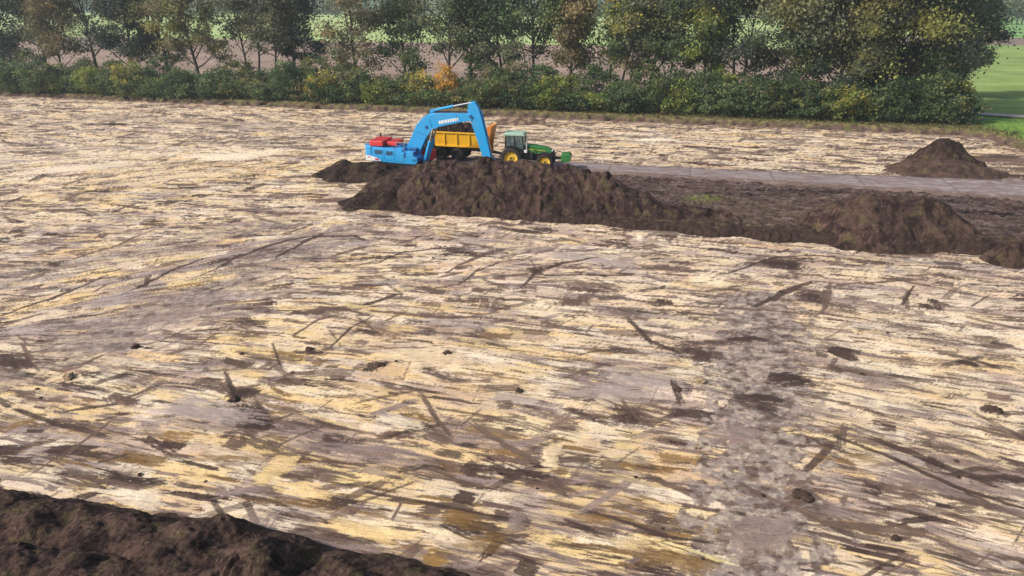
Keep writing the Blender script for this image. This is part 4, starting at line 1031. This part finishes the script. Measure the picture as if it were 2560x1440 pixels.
for p in ((1076, 318), (1033, 392), (1184, 290)):
    q = px2(p); add_lathe(bm, [(0.14, -0.38), (0.14, 0.38)], (q[0], 0, q[1]), 16)
obj('pin', bm, DKBLUE, boom)
def ram(name, p0, pm, p1, y, r):
    a, m, b = px2(p0), px2(pm), px2(p1)
    bm = bmesh.new(); add_tube(bm, (a[0], y, a[1]), (m[0], y, m[1]), r); add_tube(bm, (m[0] - .001, y, m[1]), (m[0] + .06 * (b[0] - a[0]) / 3, y, m[1] + .06 * (b[1] - a[1]) / 3), r * 1.15)
    o = obj(name, bm, BLUE, ex)
    bm = bmesh.new(); add_tube(bm, (m[0], y, m[1]), (b[0], y, b[1]), r * 0.6); obj('piston_rod', bm, STEEL, o)
for y in (-0.47, 0.47): ram('boom_cylinder', (1068, 402), (1084, 352), (1094, 320), y, 0.15)
ram('stick_cylinder', (1088, 282), (1138, 270), (1184, 260), 0.0, 0.12)
ram('bucket_cylinder', (1207, 278), (1221, 338), (1232, 381), 0.0, 0.10)
stk = [(1179, 264), (1186, 257), (1194, 258), (1202, 270), (1209, 292), (1216, 320), (1224, 352), (1231, 384), (1227, 393), (1216, 391), (1207, 372), (1196, 338), (1187, 312), (1180, 292), (1176, 278)]
bm = bmesh.new(); add_prism(bm, [px2(p) for p in stk], -0.26, 0.26); sk = obj('stick', bm, BLUE, ex, 0.03)
bm = bmesh.new(); add_prism(bm, [px2(p) for p in ((1082, 291), (1086, 278), (1092, 278), (1098, 288))], -0.16, 0.16); obj('bracket', bm, BLUE, boom)
bm = bmesh.new()
for y in (-0.32, 0.32):
    for a, b in (((1215, 383), (1232, 381)), ((1232, 381), (1238, 400)), ((1222, 390), (1238, 402))):
        a, b = px2(a), px2(b); add_tube(bm, (a[0], y, a[1]), (b[0], y, b[1]), 0.07, n=8)
obj('linkage', bm, BLUE, ex)
bm = bmesh.new()
outer = [(8.15, 1.15), (8.9, 1.15), (9.25, 0.75), (9.15, 0.25), (8.7, -0.08), (8.1, -0.05), (7.6, 0.12)]
inner_ = [(7.62, 0.18), (8.1, 0.02), (8.65, 0.0), (9.05, 0.3), (9.14, 0.72), (8.82, 1.05), (8.15, 1.08)]
add_prism(bm, outer + inner_, -0.75, 0.75); add_prism(bm, outer, -0.78, -0.75); add_prism(bm, outer, 0.75, 0.78)
bk = obj('bucket', bm, BLUE, ex, 0.01)
bm = bmesh.new()
for k in range(5): add_box(bm, (7.52, -0.6 + 0.3 * k, 0.14), (0.25, 0.1, 0.06))
obj('tooth', bm, STEEL, bk)

# ------------------------------------------------------------------ tractor
def wheel(parent, x, y, r, w, rim_r, rim_m, lugs=22):
    bm = bmesh.new()
    h = w / 2
    add_lathe(bm, [(rim_r, -h * .8), (rim_r + .04, -h * .95), (r * .86, -h), (r * .95, -h * .85), (r * .97, -h * .3), (r * .97, h * .3), (r * .95, h * .85), (r * .86, h), (rim_r + .04, h * .95), (rim_r, h * .8)], (x, y, r), 40, False)
    for k in range(lugs):
        a = 2 * math.pi * k / lugs
        for sg in (-1, 1):
            M = Matrix.Translation((x, y, r)) @ Matrix.Rotation(a + (0.1 if sg > 0 else 0), 4, 'Y') @ Matrix.Translation((r * 0.965, sg * h * 0.5, 0)) @ Matrix.Rotation(sg * 0.6, 4, 'X')
            bmesh.ops.create_cube(bm, size=1, matrix=M @ Matrix.Diagonal((r * .07, h * 0.95, r * .07, 1)))
    t = obj('wheel', bm, RUB, parent)
    for p in t.data.polygons: p.use_smooth = False
    bm = bmesh.new()
    sg = -1 if y < 0 else 1
    add_lathe(bm, [(rim_r, -h * .75), (rim_r * .96, -h * .6 * 1), (rim_r * .86, -h * .35), (rim_r * .45, -h * .30), (rim_r * .40, -h * .5), (rim_r * .17, -h * .5)] if sg < 0 else [(rim_r, h * .75), (rim_r * .96, h * .6), (rim_r * .86, h * .35), (rim_r * .45, h * .30), (rim_r * .40, h * .5), (rim_r * .17, h * .5)], (x, y, r), 32, False)
    rm = obj('rim', bm, rim_m, t, smooth=False)
    bm = bmesh.new(); add_lathe(bm, [(rim_r * .17, sg * h * .45), (rim_r * .15, sg * h * .62), (0.01, sg * h * .62)], (x, y, r), 16)
    for k in range(8):
        a = 2 * math.pi * k / 8; add_tube(bm, (x + rim_r * .3 * math.cos(a), y + sg * h * .45, r + rim_r * .3 * math.sin(a)), (x + rim_r * .3 * math.cos(a), y + sg * h * .55, r + rim_r * .3 * math.sin(a)), 0.03, n=8)
    obj('hub', bm, IRON, t)
T0 = at(1283, 416, 0.5)
tr = empty('tractor', (T0[0], T0[1], 0.50), R(-11))
tag(tr, 'green tractor with yellow wheel rims, pale cab roof and a green front weight', 'tractor')
WB = 3.05
for y in (-0.95, 0.95): wheel(tr, 0, y, 0.97, 0.56, 0.60, RIMY)
for y in (-0.92, 0.92): wheel(tr, WB, y, 0.74, 0.46, 0.47, RIMY, 20)
bm = bmesh.new(); add_box(bm, (1.5, 0, 0.95), (3.6, 0.6, 0.5)); add_tube(bm, (0, -0.7, 0.97), (0, 0.7, 0.97), 0.2); add_tube(bm, (WB, -0.72, 0.74), (WB, 0.72, 0.74), 0.13); add_box(bm, (1.45, 0, 1.15), (0.9, 1.25, 0.7))
obj('chassis', bm, IRON, tr, 0.03)
bm = bmesh.new(); add_prism(bm, [(1.15, 1.35), (1.15, 2.10), (2.0, 2.05), (2.9, 1.92), (3.45, 1.75), (3.6, 1.55), (3.6, 1.45), (2.75, 1.45), (2.6, 1.35)], -0.42, 0.42)
hd = obj('hood', bm, GRN, tr, 0.06)
bm = bmesh.new(); add_prism(bm, [(1.2, 1.70), (1.2, 1.76), (3.0, 1.64), (3.0, 1.60)], -0.432, 0.432); obj('yellow_stripe', bm, RIMY, hd)
bm = bmesh.new(); add_prism(bm, [(2.55, 1.05), (2.75, 1.44), (3.55, 1.44), (3.6, 1.1)], -0.40, 0.40); obj('grille', bm, IRON, hd)
bm = bmesh.new()
for y in (-0.22, 0.22): add_box(bm, (3.59, y, 1.6), (0.08, 0.24, 0.14))
obj('headlight', bm, WHITE, hd, 0.02)
bm = bmesh.new(); add_prism(bm, [(-0.35, 1.15), (1.15, 0.95), (1.15, 1.75), (0.75, 1.85), (-0.55, 1.85)], -0.62, 0.62); obj('cab_floor', bm, IRON, tr, 0.03)
bm = bmesh.new()
for y in (-0.7, 0.7):
    add_tube(bm, (1.08, y, 1.75), (0.98, y * .96, 2.92), 0.045, n=8); add_tube(bm, (0.25, y, 1.85), (0.22, y * .97, 2.92), 0.045, n=8); add_tube(bm, (-0.6, y, 1.9), (-0.55, y * .96, 2.92), 0.05, n=8)
cb = obj('cab_frame', bm, IRON, tr)
bm = bmesh.new(); add_prism(bm, [(-0.62, 1.87), (1.08, 1.77), (0.96, 2.9), (-0.56, 2.9)], -0.66, 0.66); obj('window', bm, GLASS, cb)
bm = bmesh.new(); add_prism(bm, [(-0.78, 2.90), (1.15, 2.90), (1.18, 3.0), (1.0, 3.14), (-0.6, 3.16), (-0.8, 3.04)], -0.78, 0.78); obj('roof', bm, PALEG, cb, 0.06)
bm = bmesh.new(); add_box(bm, (-0.05, 0, 2.0), (0.5, 0.5, 0.25)); add_box(bm, (-0.3, 0, 2.35), (0.14, 0.48, 0.65)); obj('seat', bm, IRON, cb, 0.05)
bm = bmesh.new(); add_tube(bm, (0.62, 0, 1.95), (0.5, 0, 2.3), 0.04); add_lathe(bm, [(0.2, -0.02), (0.22, 0.0), (0.2, 0.02)], (0.48, 0, 2.32), 16); obj('steering_wheel', bm, IRON, cb)
def fender(x, r, z, y0, y1, a0, a1, m):
    bm = bmesh.new(); an = np.linspace(a0, a1, 12)
    po = [(x + r * math.cos(a), z + r * math.sin(a)) for a in an] + [(x + (r - .05) * math.cos(a), z + (r - .05) * math.sin(a)) for a in an[::-1]]
    add_prism(bm, po, y0, y1); obj('fender', bm, m, tr)
for s in (-1, 1):
    fender(0, 1.10, 0.97, s * 0.66, s * 1.16, 0.35, 2.6, IRON)
    fender(WB, 0.86, 0.74, s * 0.72, s * 1.12, 0.75, 2.7, IRON)
bm = bmesh.new(); add_tube(bm, (1.32, -0.52, 1.6), (1.32, -0.52, 2.35), 0.085); add_tube(bm, (1.32, -0.52, 2.35), (1.32, -0.52, 3.05), 0.05); obj('exhaust', bm, GREY, tr)
for s in (-1, 1):
    bm = bmesh.new(); add_tube(bm, (1.0, s * 0.7, 2.7), (1.05, s * 1.1, 2.7), 0.02, n=6); add_box(bm, (1.05, s * 1.14, 2.6), (0.06, 0.2, 0.32)); obj('mirror', bm, IRON, tr)
    bm = bmesh.new()
    for k in range(3): add_box(bm, (1.2, s * 0.85, 0.5 + 0.32 * k), (0.35, 0.3, 0.04))
    for q in (1.03, 1.37): add_box(bm, (q, s * 0.98, 0.85), (0.03, 0.03, 0.85))
    obj('step', bm, IRON, tr)
bm = bmesh.new(); add_box(bm, (1.28, -0.74, 1.58), (0.26, 0.2, 0.24)); obj('side_box', bm, WHITE, tr, 0.03)  # small white box standing in for a silver dot
bm = bmesh.new()
for y in (-0.3, 0.3): add_box(bm, (4.0, y, 0.95), (0.95, 0.1, 0.14))
add_box(bm, (3.7, 0, 1.05), (0.25, 0.7, 0.5)); obj('front_lift', bm, IRON, tr, 0.02)
bm = bmesh.new(); add_prism(bm, [(4.45, 0.72), (5.15, 0.72), (5.3, 0.95), (5.3, 1.32), (5.1, 1.42), (4.45, 1.42)], -0.62, 0.62); obj('front_weight', bm, GRN, tr, 0.06)
bm = bmesh.new(); add_box(bm, (-0.95, 0, 0.85), (0.9, 0.12, 0.1)); add_box(bm, (-0.8, 0.3, 1.05), (0.7, 0.08, 0.08)); add_box(bm, (-0.8, -0.3, 1.05), (0.7, 0.08, 0.08)); obj('hitch', bm, IRON, tr)

# ------------------------------------------------------------------ dump trailer with its load
D0 = at(1133, 397, 0.4)
tz = empty('dump_trailer', (D0[0], D0[1], 0.42), R(-14))
tag(tz, 'yellow tandem dump trailer behind the excavator boom, hitched to the tractor', 'trailer')
for xx in (-0.86, 0.86):
    for y in (-1.0, 1.0): wheel(tz, xx, y, 0.66, 0.55, 0.34, GREY2, 26)
bm = bmesh.new()
out = [(-1.95, 2.72), (-1.8, 1.45), (3.45, 1.45), (3.6, 2.72)]
for s in (-1, 1):
    a = [bm.verts.new((x, s * (1.25 if z > 2 else 1.1), z)) for x, z in out]; b = [bm.verts.new((x, s * (1.18 if z > 2 else 1.03), z)) for x, z in out]
    bm.faces.new(a); bm.faces.new(b[::-1])
    for i in range(4): bm.faces.new((a[i], a[(i + 1) % 4], b[(i + 1) % 4], b[i]))
add_box(bm, (0.82, 0, 1.48), (5.2, 2.1, 0.06))
add_prism(bm, [(3.40, 1.29), (3.47, 1.29), (3.62, 2.74), (3.55, 2.74)], -1.2, 1.2)
add_box(bm, (0.82, -1.28, 2.72), (5.6, 0.12, 0.12)); add_box(bm, (0.82, 1.28, 2.72), (5.6, 0.12, 0.12)); add_box(bm, (0.82, -1.14, 1.46), (5.35, 0.12, 0.16)); add_box(bm, (0.82, 1.14, 1.46), (5.35, 0.12, 0.16))
db = obj('dump_body', bm, YEL, tz, 0.015)
for k in range(5):
    x = -1.6 + k * 1.22
    for s in (-1, 1):
        bm = bmesh.new(); add_box(bm, (x, s * 1.21, 2.08), (0.12, 0.10, 1.2), Matrix.Rotation(-s * 0.1, 4, 'X')); obj('rib', bm, YEL, db, 0.01)
bm = bmesh.new(); add_prism(bm, [(-1.88, 1.29), (-1.83, 1.29), (-1.95, 2.74), (-2.02, 2.74)], -1.18, 1.18); obj('tailgate', bm, ORA, tz, 0.01)
bm = bmesh.new(); add_prism(bm, [(3.66, 1.5), (3.80, 1.5), (4.15, 3.35), (3.75, 3.35), (3.62, 3.0)], -0.95, 0.95); obj('headboard', bm, ORA, tz, 0.02)
bm = bmesh.new(); add_tube(bm, (3.9, 0, 0.9), (3.95, 0, 2.6), 0.14); add_tube(bm, (3.95, 0, 2.6), (3.97, 0, 3.2), 0.1); obj('tipping_ram', bm, ORA, tz)
bm = bmesh.new(); add_box(bm, (0.8, -0.45, 1.08), (5.2, 0.14, 0.26)); add_box(bm, (0.8, 0.45, 1.08), (5.2, 0.14, 0.26)); add_box(bm, (0, 0, 0.8), (2.2, 0.9, 0.2))
for xx in (-0.82, 0.82): add_tube(bm, (xx, -0.9, 0.68), (xx, 0.9, 0.68), 0.1)
add_box(bm, (3.6, 0, 0.95), (0.5, 1.2, 0.3)); obj('chassis', bm, IRON, tz, 0.02)
bm = bmesh.new()
for s in (-1, 1): add_tube(bm, (3.6, s * 0.45, 0.92), (5.0, 0, 0.72), 0.09, n=8)
obj('drawbar', bm, IRON, tz)
X, Y = np.meshgrid(np.linspace(-1.95, 3.5, 110), np.linspace(-1.16, 1.16, 50))
dd = np.minimum(np.minimum(X + 1.95, 3.5 - X) * 0.8, 1.16 - np.abs(Y))
Z = 2.55 + 1.15 * sstep(-0.1, 1.25, dd) * (0.85 + 0.18 * np.sin((X + 2) * 1.1)) + 0.07 * nz(X, Y, 0.9, k=1) + 0.04 * nz(X, Y, 0.3, k=2)
C = mixc(np.zeros(X.shape + (3,)) + H_BR * 0.8, H_DK, sstep(-.5, .8, nz(X, Y, 1, k=3)))
lo_ = link('soil_load', grid_mesh('soil_load', X, Y, Z, C), SOIL, smooth=True)
lo_.location = tz.location; lo_.rotation_euler = tz.rotation_euler
tag(lo_, 'dark brown heap of soil loaded in the yellow dump trailer', 'soil load')

# ------------------------------------------------------------------ haze
hz = bpy.data.materials.new('haze_air'); hz.use_nodes = True
nt = hz.node_tree; nt.nodes.remove(nt.nodes['Principled BSDF'])
pv = nt.nodes.new('ShaderNodeVolumePrincipled')
pv.inputs['Color'].default_value = (0.72, 0.84, 0.97, 1); pv.inputs['Density'].default_value = 0.00040; pv.inputs['Anisotropy'].default_value = 0.2
nt.links.new(pv.outputs[0], nt.nodes['Material Output'].inputs['Volume'])
bm = bmesh.new(); add_box(bm, (0, 2000, 13.2), (6600, 5400, 31.6))
h_o = obj('haze', bm, hz)
tag(h_o, kind='stuff')
